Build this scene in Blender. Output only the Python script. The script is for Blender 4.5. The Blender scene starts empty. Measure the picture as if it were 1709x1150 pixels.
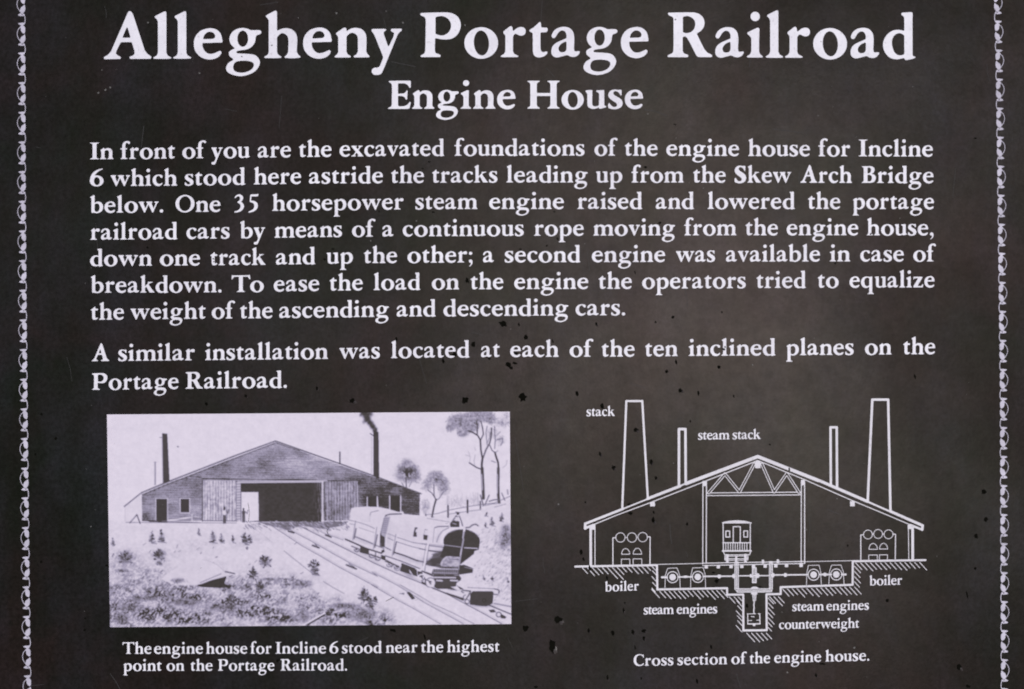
import bpy, math, random
import numpy as np
from mathutils import Matrix, Vector
from mathutils.geometry import delaunay_2d_cdt

random.seed(7)
rng = np.random.default_rng(7)
scene = bpy.context.scene
R = math.radians
S = 0.0006                 # metres of sign per photograph pixel
PW, PH = 1709, 1150
TILT = -R(38)              # the panel leans back
BASE_Z = 0.80

# ------------------------------------------------------------------ camera
DIST = 1.6
rot = Matrix.Rotation(TILT, 4, 'X')
centre_local = Vector((0, 0, 0.42))
sign_loc = Vector((0, 0, BASE_Z))
def to_world(v): return sign_loc + (rot @ Vector(v))
cam_d = bpy.data.cameras.new('camera')
cam = bpy.data.objects.new('camera', cam_d)
scene.collection.objects.link(cam)
cam.location = to_world(centre_local + Vector((0, -DIST, 0)))
cam.rotation_euler = (rot @ Matrix.Rotation(R(90), 4, 'X')).to_euler()
cam_d.sensor_width = 36
cam_d.lens = 36 * DIST / (PW * S)
cam_d.clip_start = 0.05
cam_d.clip_end = 500
cam_d.dof.use_dof = True
cam_d.dof.focus_distance = DIST * 0.966
cam_d.dof.aperture_fstop = 1.5
scene.camera = cam

# ------------------------------------------------------------------ light
sun_local = Vector((0.25, -DIST, 0.03)).normalized()
sun_dir = (rot.to_3x3() @ sun_local).normalized()
w = bpy.data.worlds.new("World"); scene.world = w; w.use_nodes = True
nt = w.node_tree
bg = nt.nodes['Background']
sky = nt.nodes.new('ShaderNodeTexSky'); sky.sky_type = 'NISHITA'; sky.sun_disc = False
sky.sun_elevation = math.asin(sun_dir.z)
sky.sun_rotation = math.atan2(sun_dir.x, sun_dir.y)
nt.links.new(sky.outputs[0], bg.inputs[0]); bg.inputs[1].default_value = 0.055
sl = bpy.data.lights.new('sun', 'SUN'); sl.energy = 2.9; sl.angle = R(0.5); sl.color = (1.0, 0.955, 0.91)
sun = bpy.data.objects.new('sun', sl); scene.collection.objects.link(sun)
sun.rotation_euler = sun_dir.to_track_quat('Z', 'Y').to_euler()
sun.location = (2, -2, 4)
vs = scene.view_settings
vs.view_transform = 'Standard'; vs.look = 'None'; vs.gamma = 1; vs.exposure = 0.0

# ------------------------------------------------------------------ materials
def mat(name):
    m = bpy.data.materials.new(name); m.use_nodes = True
    return m, m.node_tree, m.node_tree.nodes['Principled BSDF']

def noise(t, scale, detail=3, rough=0.55, vec=None, dist=0.0):
    n = t.nodes.new('ShaderNodeTexNoise'); n.inputs['Scale'].default_value = scale
    n.inputs['Detail'].default_value = detail; n.inputs['Roughness'].default_value = rough
    n.inputs['Distortion'].default_value = dist
    if vec: t.links.new(vec, n.inputs['Vector'])
    return n
def ramp(t, src, stops):
    r = t.nodes.new('ShaderNodeValToRGB'); e = r.color_ramp.elements
    while len(e) < len(stops): e.new(0.5)
    for k, (p, c) in enumerate(stops):
        e[k].position = p; e[k].color = c if len(c) == 4 else (*c, 1)
    t.links.new(src, r.inputs[0]); return r
def mix(t, fac, a, b, mode='MIX'):
    m = t.nodes.new('ShaderNodeMixRGB'); m.blend_type = mode
    for i, v in enumerate((fac, a, b)):
        if isinstance(v, (int, float)): m.inputs[i].default_value = v
        elif isinstance(v, tuple): m.inputs[i].default_value = (*v, 1)
        else: t.links.new(v, m.inputs[i])
    return m
def coords(t, scl=(1, 1, 1)):
    g = t.nodes.new('ShaderNodeTexCoord'); mp = t.nodes.new('ShaderNodeMapping')
    mp.inputs['Scale'].default_value = scl
    t.links.new(g.outputs['Object'], mp.inputs[0]); return mp.outputs[0]

def panel_material():
    m, t, b = mat('weathered_brown_enamel')
    co = coords(t)
    big = noise(t, 5.5, 5, 0.62, co, 0.4)
    hue = ramp(t, big.outputs['Fac'], [(0.36, (0.0055, 0.0082, 0.0052)), (0.5, (0.0080, 0.0080, 0.0068)), (0.64, (0.0125, 0.0090, 0.0082))])
    refl_streak = noise(t, 9, 4, 0.6, coords(t, (1.5, 1, 0.6)))  # bluish reflection streaks, painted into the base colour
    sr = ramp(t, refl_streak.outputs['Fac'], [(0.42, (0.0, 0.0, 0.0)), (0.75, (0.0070, 0.0070, 0.0115))])
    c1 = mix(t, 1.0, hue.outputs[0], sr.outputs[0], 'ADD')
    fine = noise(t, 260, 3, 0.7, co)
    fr_ = ramp(t, fine.outputs['Fac'], [(0.3, (0.62, 0.62, 0.60)), (0.7, (1.38, 1.36, 1.42))])
    c2 = mix(t, 1.0, c1.outputs[0], fr_.outputs[0], 'MULTIPLY')
    med = noise(t, 42, 5, 0.7, co)
    mr = ramp(t, med.outputs['Fac'], [(0.3, (0.76, 0.79, 0.72)), (0.7, (1.26, 1.20, 1.28))])
    c3 = mix(t, 1.0, c2.outputs[0], mr.outputs[0], 'MULTIPLY')
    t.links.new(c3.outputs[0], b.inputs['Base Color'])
    rn = noise(t, 11, 5, 0.65, co)
    rr = t.nodes.new('ShaderNodeMapRange'); rr.inputs[1].default_value = 0.3; rr.inputs[2].default_value = 0.7
    rr.inputs[3].default_value = 0.355; rr.inputs[4].default_value = 0.405
    t.links.new(rn.outputs['Fac'], rr.inputs[0]); t.links.new(rr.outputs[0], b.inputs['Roughness'])
    sn = noise(t, 2.1, 3, 0.5, coords(t), 0.3); sn.noise_dimensions = '4D'; sn.inputs['W'].default_value = 10.2  # patchy gloss stands in for darker and brighter reflections, offset hand-picked
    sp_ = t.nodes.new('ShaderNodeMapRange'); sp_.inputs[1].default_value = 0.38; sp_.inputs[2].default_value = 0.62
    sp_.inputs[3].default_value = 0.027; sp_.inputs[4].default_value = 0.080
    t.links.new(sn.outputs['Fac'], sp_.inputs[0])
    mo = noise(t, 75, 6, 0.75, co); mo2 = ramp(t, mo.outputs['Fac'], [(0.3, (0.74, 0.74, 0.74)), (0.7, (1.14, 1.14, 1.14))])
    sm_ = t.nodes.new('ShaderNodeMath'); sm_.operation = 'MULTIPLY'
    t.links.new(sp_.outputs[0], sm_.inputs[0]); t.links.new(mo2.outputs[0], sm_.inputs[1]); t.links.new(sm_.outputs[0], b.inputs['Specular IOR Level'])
    b.inputs['Specular Tint'].default_value = (1.0, 0.85, 0.80, 1)
    bn = noise(t, 420, 4, 0.7, co); bm = t.nodes.new('ShaderNodeBump')
    bm.inputs['Strength'].default_value = 0.07; bm.inputs['Distance'].default_value = 0.0012
    t.links.new(bn.outputs['Fac'], bm.inputs['Height']); t.links.new(bm.outputs[0], b.inputs['Normal'])
    return m
def ink_material(name, col, var=0.06, rough=0.55):
    m, t, b = mat(name)
    n = noise(t, 60, 4, 0.6, coords(t))
    n2 = noise(t, 7, 5, 0.65, coords(t))
    lo = tuple(c * (1 - var) for c in col); hi = tuple(min(1, c * (1 + var)) for c in col)
    r = ramp(t, n.outputs['Fac'], [(0.3, lo), (0.7, hi)])
    r2 = ramp(t, n2.outputs['Fac'], [(0.3, (0.88, 0.87, 0.89)), (0.62, (1.02, 1.02, 1.02))])
    n3 = noise(t, 330, 3, 0.6, coords(t)); r3 = ramp(t, n3.outputs['Fac'], [(0.27, (0.72, 0.70, 0.70)), (0.42, (1, 1, 1))])
    m1 = mix(t, 1.0, r.outputs[0], r2.outputs[0], 'MULTIPLY'); m2 = mix(t, 1.0, m1.outputs[0], r3.outputs[0], 'MULTIPLY')
    t.links.new(m2.outputs[0], b.inputs['Base Color']); b.inputs['Roughness'].default_value = rough
    b.inputs['Specular IOR Level'].default_value = 0.3
    return m
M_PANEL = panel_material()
M_WHITE = ink_material('lilac_white_screen_print', (0.705, 0.695, 0.785))
M_LINE = ink_material('lilac_white_line_print', (0.62, 0.605, 0.68))
M_BORDER = ink_material('worn_lilac_border_print', (0.47, 0.45, 0.56), 0.18)
M_SCRATCH = ink_material('fine_scratch', (0.026, 0.025, 0.028), 0.3, 0.7)
M_CHIP = ink_material('bare_dark_substrate', (0.0045, 0.0045, 0.0035), 0.3, 0.9)
M_CHIP.node_tree.nodes['Principled BSDF'].inputs['Specular IOR Level'].default_value = 0.0
M_FLAKE = ink_material('lifted_flake_highlight', (0.035, 0.029, 0.030), 0.2, 0.4)  # enamel flake paler than the panel: its catch of sheen is painted in
M_SPECK = ink_material('pale_dust_speck', (0.12, 0.118, 0.12), 0.2, 0.8)
M_BACK = ink_material('dull_aluminium_back', (0.22, 0.21, 0.20), 0.1, 0.5)
def print_material():
    m, t, b = mat('engraving_print')
    a = t.nodes.new('ShaderNodeVertexColor'); a.layer_name = 'ink'
    sep = t.nodes.new('ShaderNodeSeparateColor'); t.links.new(a.outputs[0], sep.inputs[0])
    c = ramp(t, sep.outputs[0], [(0.0, (0.645, 0.597, 0.71)), (0.40, (0.30, 0.275, 0.385)), (0.78, (0.060, 0.050, 0.058)), (1.0, (0.022, 0.018, 0.014))])
    n = noise(t, 130, 4, 0.6, coords(t)); r = ramp(t, n.outputs['Fac'], [(0.3, (0.95, 0.95, 0.96)), (0.7, (1.03, 1.03, 1.03))])
    mm = mix(t, 1.0, c.outputs[0], r.outputs[0], 'MULTIPLY')
    t.links.new(mm.outputs[0], b.inputs['Base Color']); b.inputs['Roughness'].default_value = 0.55
    b.inputs['Specular IOR Level'].default_value = 0.12
    return m
M_PRINT = print_material()

# ------------------------------------------------------------------ the sign
sign = bpy.data.objects.new('interpretive_sign', None)
scene.collection.objects.link(sign)
sign.location = sign_loc; sign.rotation_euler = (TILT, 0, 0)
sign.empty_display_size = 0.1
sign['label'] = 'dark brown information sign with white lettering about the railroad engine house'
sign['category'] = 'sign'
def P(x, y, h=0.0):
    """photograph pixel on the sign face -> sign space; h metres proud of the face"""
    return ((x - PW / 2) * S, -h, centre_local.z + (PH / 2 - y) * S)
def link(name, verts, faces, material, parent=sign, label=None, smooth=False):
    me = bpy.data.meshes.new(name); me.from_pydata(verts, [], faces); me.update()
    me.materials.append(material)
    o = bpy.data.objects.new(name, me); scene.collection.objects.link(o); o.parent = parent
    if label: o['label'] = label
    return o

# ------------------------------------------------------------------ 2-D shape engine (print geometry)
def catmull(pts, closed=True, n=6):
    """pts: (x,y) smooth or (x,y,1) corner"""
    out = []; N = len(pts)
    rngk = range(N) if closed else range(N - 1)
    for k in rngk:
        p1 = pts[k]; p2 = pts[(k + 1) % N]
        p0 = pts[k - 1] if (closed or k > 0) else p1
        p3 = pts[(k + 2) % N] if (closed or k + 2 < N) else p2
        if len(p1) > 2: p0 = p1
        if len(p2) > 2: p3 = p2
        for i in range(n):
            t = i / n; t2 = t * t; t3 = t2 * t
            q = []
            for a in (0, 1):
                m1 = (p2[a] - p0[a]) * 0.5; m2 = (p3[a] - p1[a]) * 0.5
                q.append((2*t3 - 3*t2 + 1) * p1[a] + (t3 - 2*t2 + t) * m1 + (-2*t3 + 3*t2) * p2[a] + (t3 - t2) * m2)
            out.append(tuple(q))
    if not closed: out.append(tuple(pts[-1][:2]))
    return out
class Canvas:
    def __init__(s, x0, y0, x1, y1, res):
        s.x0, s.y0, s.res = x0, y0, res
        s.w = int(math.ceil((x1 - x0) / res)) + 1; s.h = int(math.ceil((y1 - y0) / res)) + 1
        s.a = np.zeros((s.h, s.w), np.float32)
    def box(s, xa, ya, xb, yb):
        i0 = max(0, int((xa - s.x0) / s.res) - 1); i1 = min(s.w, int((xb - s.x0) / s.res) + 3)
        j0 = max(0, int((ya - s.y0) / s.res) - 1); j1 = min(s.h, int((yb - s.y0) / s.res) + 3)
        if i1 <= i0 or j1 <= j0: return None
        X = s.x0 + np.arange(i0, i1) * s.res; Y = s.y0 + np.arange(j0, j1) * s.res
        return i0, i1, j0, j1, X[None, :], Y[:, None]
    def polymask(s, pts):
        xs = [p[0] for p in pts]; ys = [p[1] for p in pts]
        bx = s.box(min(xs), min(ys), max(xs), max(ys))
        if bx is None: return None
        i0, i1, j0, j1, X, Y = bx
        ins = np.zeros((j1 - j0, i1 - i0), bool)
        for k in range(len(pts)):
            xa, ya = pts[k - 1][:2]; xb, yb = pts[k][:2]
            if ya == yb: continue
            c = (Y >= min(ya, yb)) & (Y < max(ya, yb))
            ins ^= c & (X < xa + (Y - ya) * (xb - xa) / (yb - ya))
        return i0, i1, j0, j1, ins
    def put(s, bx, m, op, val=1.0, blend=None):
        i0, i1, j0, j1 = bx; v = s.a[j0:j1, i0:i1]
        if op == '+': np.maximum(v, m * val, out=v)
        elif op == '-': np.minimum(v, 1 - m, out=v)
        else: v += (val - v) * m * (1 if blend is None else blend)
    def poly(s, pts, op='+', val=1.0, blend=None):
        r = s.polymask(pts)
        if r: s.put(r[:4], r[4].astype(np.float32), op, val, blend)
    def line(s, pts, wd, op='+', val=1.0, blend=None):
        """pts (x,y[,w]); wd full width unless per point"""
        W = [p[2] if len(p) > 2 else wd for p in pts]; mw = max(W)
        xs = [p[0] for p in pts]; ys = [p[1] for p in pts]
        bx = s.box(min(xs) - mw, min(ys) - mw, max(xs) + mw, max(ys) + mw)
        if bx is None: return
        i0, i1, j0, j1, X, Y = bx
        best = np.full((j1 - j0, i1 - i0), -1e9, np.float32)
        for k in range(len(pts) - 1):
            xa, ya = pts[k][:2]; xb, yb = pts[k + 1][:2]; dx, dy = xb - xa, yb - ya
            L = dx*dx + dy*dy + 1e-9
            t = np.clip(((X - xa) * dx + (Y - ya) * dy) / L, 0, 1)
            d = np.sqrt((X - xa - t*dx)**2 + (Y - ya - t*dy)**2)
            best = np.maximum(best, (W[k] + (W[k+1] - W[k]) * t) / 2 - d)
        s.put((i0, i1, j0, j1), np.clip(best / s.res + 0.5, 0, 1), op, val, blend)
    def blur(s, sig):
        r = int(sig * 3) + 1; k = np.exp(-0.5 * (np.arange(-r, r + 1) / sig)**2); k /= k.sum()
        a = np.pad(s.a, r, mode='edge'); b = sum(k[i] * a[:, i:i + s.w] for i in range(2*r + 1))
        s.a = sum(k[i] * b[i:i + s.h] for i in range(2*r + 1)).astype(np.float32)
def ellipse(cx, cy, rx, ry, n=40, a0=0, a1=360, rotd=0):
    c, s_ = math.cos(R(rotd)), math.sin(R(rotd)); o = []
    for k in range(n):
        a = R(a0 + (a1 - a0) * k / (n if a1 - a0 == 360 else n - 1))
        u, v = rx * math.cos(a), ry * math.sin(a); o.append((cx + u*c - v*s_, cy + u*s_ + v*c))
    return o
def simplify(pts, tol):
    """closed ring Douglas-Peucker"""
    P_ = np.array(pts); n = len(P_)
    if n < 8: return pts
    i1 = int(np.argmax(((P_ - P_[0])**2).sum(1)))
    keep = {0, i1}; st = [(0, i1), (i1, n)]
    while st:
        a, b = st.pop()
        if b - a < 2: continue
        A = P_[a]; B = P_[b % n]; d = B - A; L = math.hypot(*d) + 1e-12
        q = P_[a+1:b]; dd = np.abs(d[0] * (q[:, 1] - A[1]) - d[1] * (q[:, 0] - A[0])) / L
        k = int(np.argmax(dd))
        if dd[k] > tol:
            m = a + 1 + k; keep.add(m); st += [(a, m), (m, b)]
    return [pts[i] for i in sorted(keep)]
def trace(cv, thr, tol):
    """marching squares -> rings, triangulated. returns verts2d, tris, rings"""
    a = np.pad(cv.a, 1); b = a > thr
    code = b[:-1, :-1] * 1 + b[:-1, 1:] * 2 + b[1:, 1:] * 4 + b[1:, :-1] * 8
    js, is_ = np.nonzero((code > 0) & (code < 15))
    T = {1: [(3, 0)], 2: [(0, 1)], 3: [(3, 1)], 4: [(1, 2)], 5: [(3, 0), (1, 2)], 6: [(0, 2)], 7: [(3, 2)],
         8: [(2, 3)], 9: [(2, 0)], 10: [(0, 1), (2, 3)], 11: [(2, 1)], 12: [(1, 3)], 13: [(1, 0)], 14: [(0, 3)]}
    nxt = {}
    for j, i in zip(js.tolist(), is_.tolist()):
        E = ((0, j, i), (1, j, i + 1), (0, j + 1, i), (1, j, i))
        for p, q in T[int(code[j, i])]: nxt[E[p]] = E[q]
    def pos(e):
        o, j, i = e
        if o == 0:
            v0, v1 = a[j, i], a[j, i + 1]; t = (thr - v0) / (v1 - v0); x, y = i + t, j
        else:
            v0, v1 = a[j, i], a[j + 1, i]; t = (thr - v0) / (v1 - v0); x, y = i, j + t
        return (cv.x0 + (x - 1) * cv.res, cv.y0 + (y - 1) * cv.res)
    rings = []; seen = set()
    for e in list(nxt):
        if e in seen: continue
        r = []; c = e
        while c not in seen and c in nxt:
            seen.add(c); r.append(pos(c)); c = nxt[c]
        r = simplify(r, tol)
        if len(r) >= 3: rings.append(r)
    V = []; E2 = []
    for r in rings:
        s0 = len(V); V += [Vector(p) for p in r]; E2 += [(s0 + k, s0 + (k + 1) % len(r)) for k in range(len(r))]
    if not V: return [], [], []
    ov, oe, of, _, _, _ = delaunay_2d_cdt(V, E2, [], 0, 1e-7)
    def inside(x, y):
        fx = (x - cv.x0) / cv.res + 1; fy = (y - cv.y0) / cv.res + 1
        i, j = int(fx), int(fy)
        if i < 0 or j < 0 or i >= a.shape[1] - 1 or j >= a.shape[0] - 1: return False
        u, v = fx - i, fy - j
        return (a[j, i]*(1-u)*(1-v) + a[j, i+1]*u*(1-v) + a[j+1, i]*(1-u)*v + a[j+1, i+1]*u*v) > thr
    tris = []
    for f in of:
        x = sum(ov[k][0] for k in f) / 3; y = sum(ov[k][1] for k in f) / 3
        if inside(x, y): tris.append(tuple(f))
    return [(v[0], v[1]) for v in ov], tris, rings
class Builder:
    """collects print shapes (photo pixels) into one mesh, proud of the panel by h"""
    def __init__(s): s.v = []; s.f = []
    def add(s, shape, fn, h):
        V, T_, Rg = shape; n = len(s.v)
        s.v += [P(*fn(x, y), h) for x, y in V]
        for t in T_:
            p, q, r = (s.v[n + k] for k in t)
            cr = (q[0]-p[0]) * (r[2]-p[2]) - (q[2]-p[2]) * (r[0]-p[0])
            s.f.append(tuple(n + k for k in (t if cr > 0 else t[::-1])))
        for r in Rg:                         # thin edge of the print
            m = len(s.v); L = len(r)
            for x, y in r: s.v.append(P(*fn(x, y), h))
            for x, y in r: s.v.append(P(*fn(x, y), -0.00002))
            for k in range(L):
                k2 = (k + 1) % L; s.f.append((m + k, m + k2, m + L + k2, m + L + k))
    def build(s, name, material, label=None, parent=sign): return link(name, s.v, s.f, material, parent, label)

# ------------------------------------------------------------------ the typeface (drawn as outlines)
# traced path helper: image-style y down, baseline yb, left x0
def TR(x0, yb, pts, k=1.0): return [((p[0] - x0) * k, (yb - p[1]) * k) + tuple(p[2:]) for p in pts]
G = {}
def glyph(ch, *ops): G[ch] = ops
def foot(xa, xb, y=0, l=48, r=50):
    return ('+', [(xa - l, y + 2), (xa - l - 2, y + 14), (xa - 12, y + 34), (xa, y + 62), (xb, y + 62), (xb + 12, y + 34), (xb + r + 2, y + 14), (xb + r, y + 2)])
def head(xa, xb, y, l=48, r=50):
    return ('+', [(xa - l, y - 2), (xa - l - 2, y - 15), (xa - 12, y - 32), (xa, y - 62), (xb, y - 62), (xb + 12, y - 32), (xb + r + 2, y - 15), (xb + r, y - 2)])
def rect(a, b, c, d): return ('+', [(a, b), (c, b), (c, d), (a, d)])
def flag(xa, xb, yt, xl=34): return ('+', [(xb, yt - 5), (xb - 12, yt + 3), (xb - 30, yt - 4), (xa - xl + 3, yt - 50), (xa - xl, yt - 60), (xa - 8, yt - 85), (xa, yt - 110), (xb, yt - 110)])
def sm(pts, n=6): return ('+', catmull(pts, True, n))
def hole(pts): return ('-', catmull(pts, True, 6))
def br(pts):
    q = [(p[0], p[1]) for p in pts]; c = catmull(q, False, 6); ws = []
    for k in range(len(pts) - 1):
        for i in range(6): ws.append(pts[k][2] + (pts[k+1][2] - pts[k][2]) * i / 6)
    ws.append(pts[-1][2]); return ('L', [(a, b, w_) for (a, b), w_ in zip(c, ws)])
def seg(w_, *pts): return ('L', [(x, y, w_) for x, y in pts])

glyph('A', ('+', TR(82, 627, [(335,128),(348,120),(365,122),(385,155),(505,535),(530,572),(575,603),(570,625),(350,625),(348,603),(385,590),(402,575),(402,545),(372,447),(260,447),(215,540),(208,572),(230,588),(262,605),(258,625),(90,628),(84,607),(125,585),(160,545),(325,155)])),
      ('-', TR(82, 627, [(325,280),(362,402),(275,402)])))
glyph('l', flag(53, 140, 500, 36), rect(53, 0, 140, 400), foot(53, 140))
glyph('e', ('+', TR(1042, 620, catmull([(1130,455,1),(1132,490),(1150,535),(1188,568),(1235,570),(1280,553),(1308,537,1),(1326,550),(1318,578),(1280,613),(1205,631),(1120,608),(1060,545),(1042,465),(1060,385),(1115,325),(1205,300),(1275,315),(1318,360),(1335,428),(1335,453,1)]))),
      ('-', TR(1042, 620, catmull([(1135,417,1),(1150,372),(1182,342),(1220,338),(1250,355),(1263,383),(1255,405),(1240,412,1)]))))
glyph('g', ('+', TR(705, 605, ellipse(876, 401, 134, 117))),
      ('+', TR(705, 605, catmull([(940,312,1),(1035,308),(1065,316),(1070,335),(1055,352),(1020,365),(1005,400,1),(960,400,1)]))),
      ('+', TR(705, 605, catmull([(830,500,1),(790,505),(750,525),(735,550),(748,585),(785,618),(735,650),(708,700),(720,745),(780,780),(870,793),(970,765),(1030,715),(1055,655),(1042,608),(1000,570),(920,558),(830,553),(812,543),(822,528),(870,518,1)]))),
      ('-', TR(705, 605, ellipse(879, 398, 56, 86))),
      ('-', TR(705, 605, catmull([(800,648),(850,632),(930,633),(983,650),(993,685),(968,725),(918,750),(860,758),(800,742),(779,700)]))))
glyph('h', flag(50, 133, 500, 34), rect(50, 0, 133, 400), foot(50, 133, 0, 48, 46),
      ('+', TR(125, 610, catmull([(252,330,1),(300,303),(350,295),(410,308),(450,350),(465,410),(460,545),(460,612,1),(372,612,1),(373,550),(375,420),(362,375),(330,350),(295,352),(252,395,1)]))), foot(248, 338, 0, 38, 36))
N_ARCH = TR(870, 608, catmull([(980,345,1),(1035,305),(1090,295),(1150,308),(1188,350),(1200,410),(1197,545),(1197,607,1),(1112,607,1),(1112,550),(1112,410),(1100,370),(1065,348),(1030,352),(980,400,1)]))
N_STEM = TR(870, 608, [(995,303),(985,290),(970,290),(888,348),(885,358),(905,378),(912,400),(912,607),(995,607)])
glyph('n', ('+', N_STEM), ('+', N_ARCH), foot(42, 125, 0, 38, 46), foot(242, 328, 0, 44, 34))
glyph('m', ('+', N_STEM), ('+', N_ARCH), ('+', [(x + 203, y) for x, y in N_ARCH]), foot(42, 125, 0, 38, 44), foot(242, 328, 0, 40, 40), foot(445, 531, 0, 40, 34))
glyph('y', ('+', TR(1270, 605, [(1277,303),(1420,303),(1425,320),(1397,338),(1400,365),(1447,500),(1500,385),(1508,347),(1474,330),(1470,312),(1477,303),(1583,303),(1588,320),(1562,338),(1540,368),(1395,735),(1378,775),(1350,790),(1300,790),(1275,765),(1277,732),(1300,714),(1345,712),(1360,697),(1395,605),(1305,372),(1290,345),(1272,325)])))
glyph('P', ('+', TR(72, 605, [(80,138),(72,152),(80,165),(122,180),(133,210),(130,400),(127,545),(115,570),(75,588),(77,603),(288,603),(292,590),(285,578),(240,563),(228,540),(232,402),(260,408)] + catmull([(285,414),(340,418),(420,405),(480,350),(505,270),(485,195),(430,148),(360,131)], False))),
      ('-', TR(72, 605, catmull([(235,180,1),(300,170),(350,185),(390,225),(402,275),(385,330),(340,368),(290,376),(235,360,1)]))))
glyph('o', ('+', TR(543, 605, ellipse(723, 455, 180, 167))), ('-', TR(543, 605, ellipse(725, 455, 81, 133, rotd=-4))))
glyph('r', ('+', TR(930, 605, [(1062,290),(1050,275),(1038,277),(965,333),(962,347),(985,372),(988,400),(988,603),(1068,603),(1068,385),(1085,358)] + catmull([(1105,357),(1130,374),(1165,378),(1195,360),(1203,325),(1190,298),(1155,285),(1110,297)], False) + [(1066,335)])), foot(56, 138, 0, 48, 58))
glyph('t', ('+', TR(1225, 605, catmull([(1320,250),(1335,232),(1350,240),(1354,293,1),(1415,293),(1424,303),(1414,338),(1347,341,1),(1346,500),(1356,543),(1380,552),(1412,543),(1423,558),(1390,593),(1330,608),(1285,592),(1267,545),(1265,400),(1264,347,1),(1235,335),(1227,320),(1265,297)], True, 4))))
glyph('a', ('+', TR(380, 605, catmull([(405,405),(385,392),(385,370),(410,325),(455,295),(520,283),(580,300),(616,345),(625,410),(622,520),(635,545),(658,542),(680,540),(685,552),(660,588),(620,603),(580,597),(548,582),(500,595),(440,608),(395,590),(380,545),(395,490),(440,450),(542,405,1),(543,370),(525,332),(490,322),(455,345),(425,395)]))),
      ('-', TR(380, 605, catmull([(543,435,1),(490,460),(461,495),(458,525),(475,550),(503,553),(530,545),(543,520,1)]))))
glyph('R', ('+', TR(88, 605, [(98,135),(98,150),(110,165),(148,178),(158,200),(158,400),(155,540),(145,562),(94,585),(92,603),(310,603),(316,592),(310,578),(268,565),(253,540),(253,392),(275,382),(298,395),(330,450),(395,580),(415,602),(562,603),(572,590),(558,575),(515,555),(480,515),(402,355)] + catmull([(402,353),(450,322),(480,275),(482,215),(450,162),(390,133),(300,130)], False))),
      ('-', TR(88, 605, catmull([(255,180,1),(290,168),(330,175),(373,205),(388,255),(370,313),(330,343),(290,350),(255,342,1)]))))
glyph('i', ('+', TR(918, 605, ellipse(1010, 170, 50, 50))), ('+', TR(918, 605, [(1055,300),(1044,287),(1030,290),(927,340),(922,352),(950,372),(970,400),(970,603),(1050,603),(1052,400)])), foot(50, 133, 0, 46, 40))
glyph('d', ('+', TR(1092, 610, catmull([(1325,322,1),(1250,308),(1180,325),(1120,380),(1092,460),(1110,540),(1160,600),(1230,620),(1285,613),(1325,598,1)]))),
      rect(228, 0, 313, 470), ('+', TR(1092, 610, [(1282,148),(1290,128),(1395,120),(1408,130),(1405,200),(1322,200),(1312,165)])),
      ('+', TR(1092, 610, [(1320,560),(1405,560),(1408,585),(1440,592),(1440,603),(1400,617),(1330,630),(1320,615)])),
      ('-', TR(1092, 610, catmull([(1320,368,1),(1290,348),(1255,345),(1215,365),(1190,412),(1188,470),(1210,540),(1250,575),(1290,577),(1320,568,1)]))))
k7 = 475 / 332
glyph('E', ('+', TR(125, 440, [(140,108),(380,106),(385,120),(382,190),(370,192),(350,157),(318,138),(240,137),(240,262),(308,258),(328,240),(338,220),(348,222),(342,330),(330,332),(315,300),(290,288),(240,285),(240,400),(255,412),(310,408),(348,390),(372,357),(385,360),(370,435),(350,440),(130,440),(128,430),(165,412),(172,390),(173,160),(166,138),(137,122)], k7)))
glyph('H', rect(62, 20, 165, 455), rect(385, 20, 485, 455), rect(150, 215, 400, 265), foot(62, 165), foot(385, 485), head(62, 165, 475), head(385, 485, 475))
glyph('u', ('+', TR(840, 437, catmull([(848,218,1),(915,215,1),(920,228),(918,370),(927,402),(950,412),(978,407),(996,393,1),(997,258,1),(985,243),(964,235),(966,219,1),(1048,216,1),(1055,225),(1055,385),(1062,402),(1080,408),(1072,422),(1020,437),(1000,440),(995,420,1),(960,437),(920,440),(882,425),(865,393),(863,262,1),(855,248),(840,232)], True, 4), 1.42)))
s_path = [(1265,222,1),(1262,285,1),(1250,283),(1235,255),(1210,236),(1180,236),(1168,255),(1182,282),(1230,310),(1265,340),(1275,380),(1260,420),(1220,444),(1175,450),(1130,440),(1112,430),(1110,385,1),(1124,372,1),(1140,397),(1165,420),(1195,420),(1212,403),(1207,380),(1185,362),(1145,335),(1115,300),(1114,263),(1135,230),(1180,213),(1225,219),(1250,214,1)]
glyph('s', ('+', TR(1110, 441, catmull(s_path), 1.42)))
glyph('S', ('+', [(x * 1.42, y * 1.5 - 3) for x, y in TR(1110, 441, catmull(s_path), 1.42)]))
glyph('c', sm([(268,72,1),(250,35),(205,2),(150,-11),(75,10),(17,80),(0,160),(20,240),(80,298),(160,317),(228,308),(262,285),(268,250),(250,226),(222,226),(200,258),(180,282),(155,285),(115,265),(92,220),(88,170),(100,105),(137,62),(185,48),(225,60),(256,86,1)]))
glyph('f', rect(50, 0, 135, 330), rect(0, 272, 185, 305), foot(50, 135, 0, 46, 62), sm([(50,300,1),(52,390),(80,460),(140,500),(205,507),(252,490),(266,458),(252,430),(225,428),(200,452),(170,460),(145,435),(135,385),(135,300,1)]))
glyph('b', flag(38, 122, 500, 36), ('+', [(38, 400), (38, 15), (52, -6), (75, 2), (122, 40), (122, 400)]),
      sm([(110,262,1),(160,303),(215,317),(290,292),(338,228),(350,160),(330,75),(270,13),(190,-11),(125,-2),(60,6,1)]),
      hole([(122,235,1),(150,260),(190,265),(233,240),(258,160),(245,80),(205,32),(155,30),(122,62,1)]))
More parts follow.
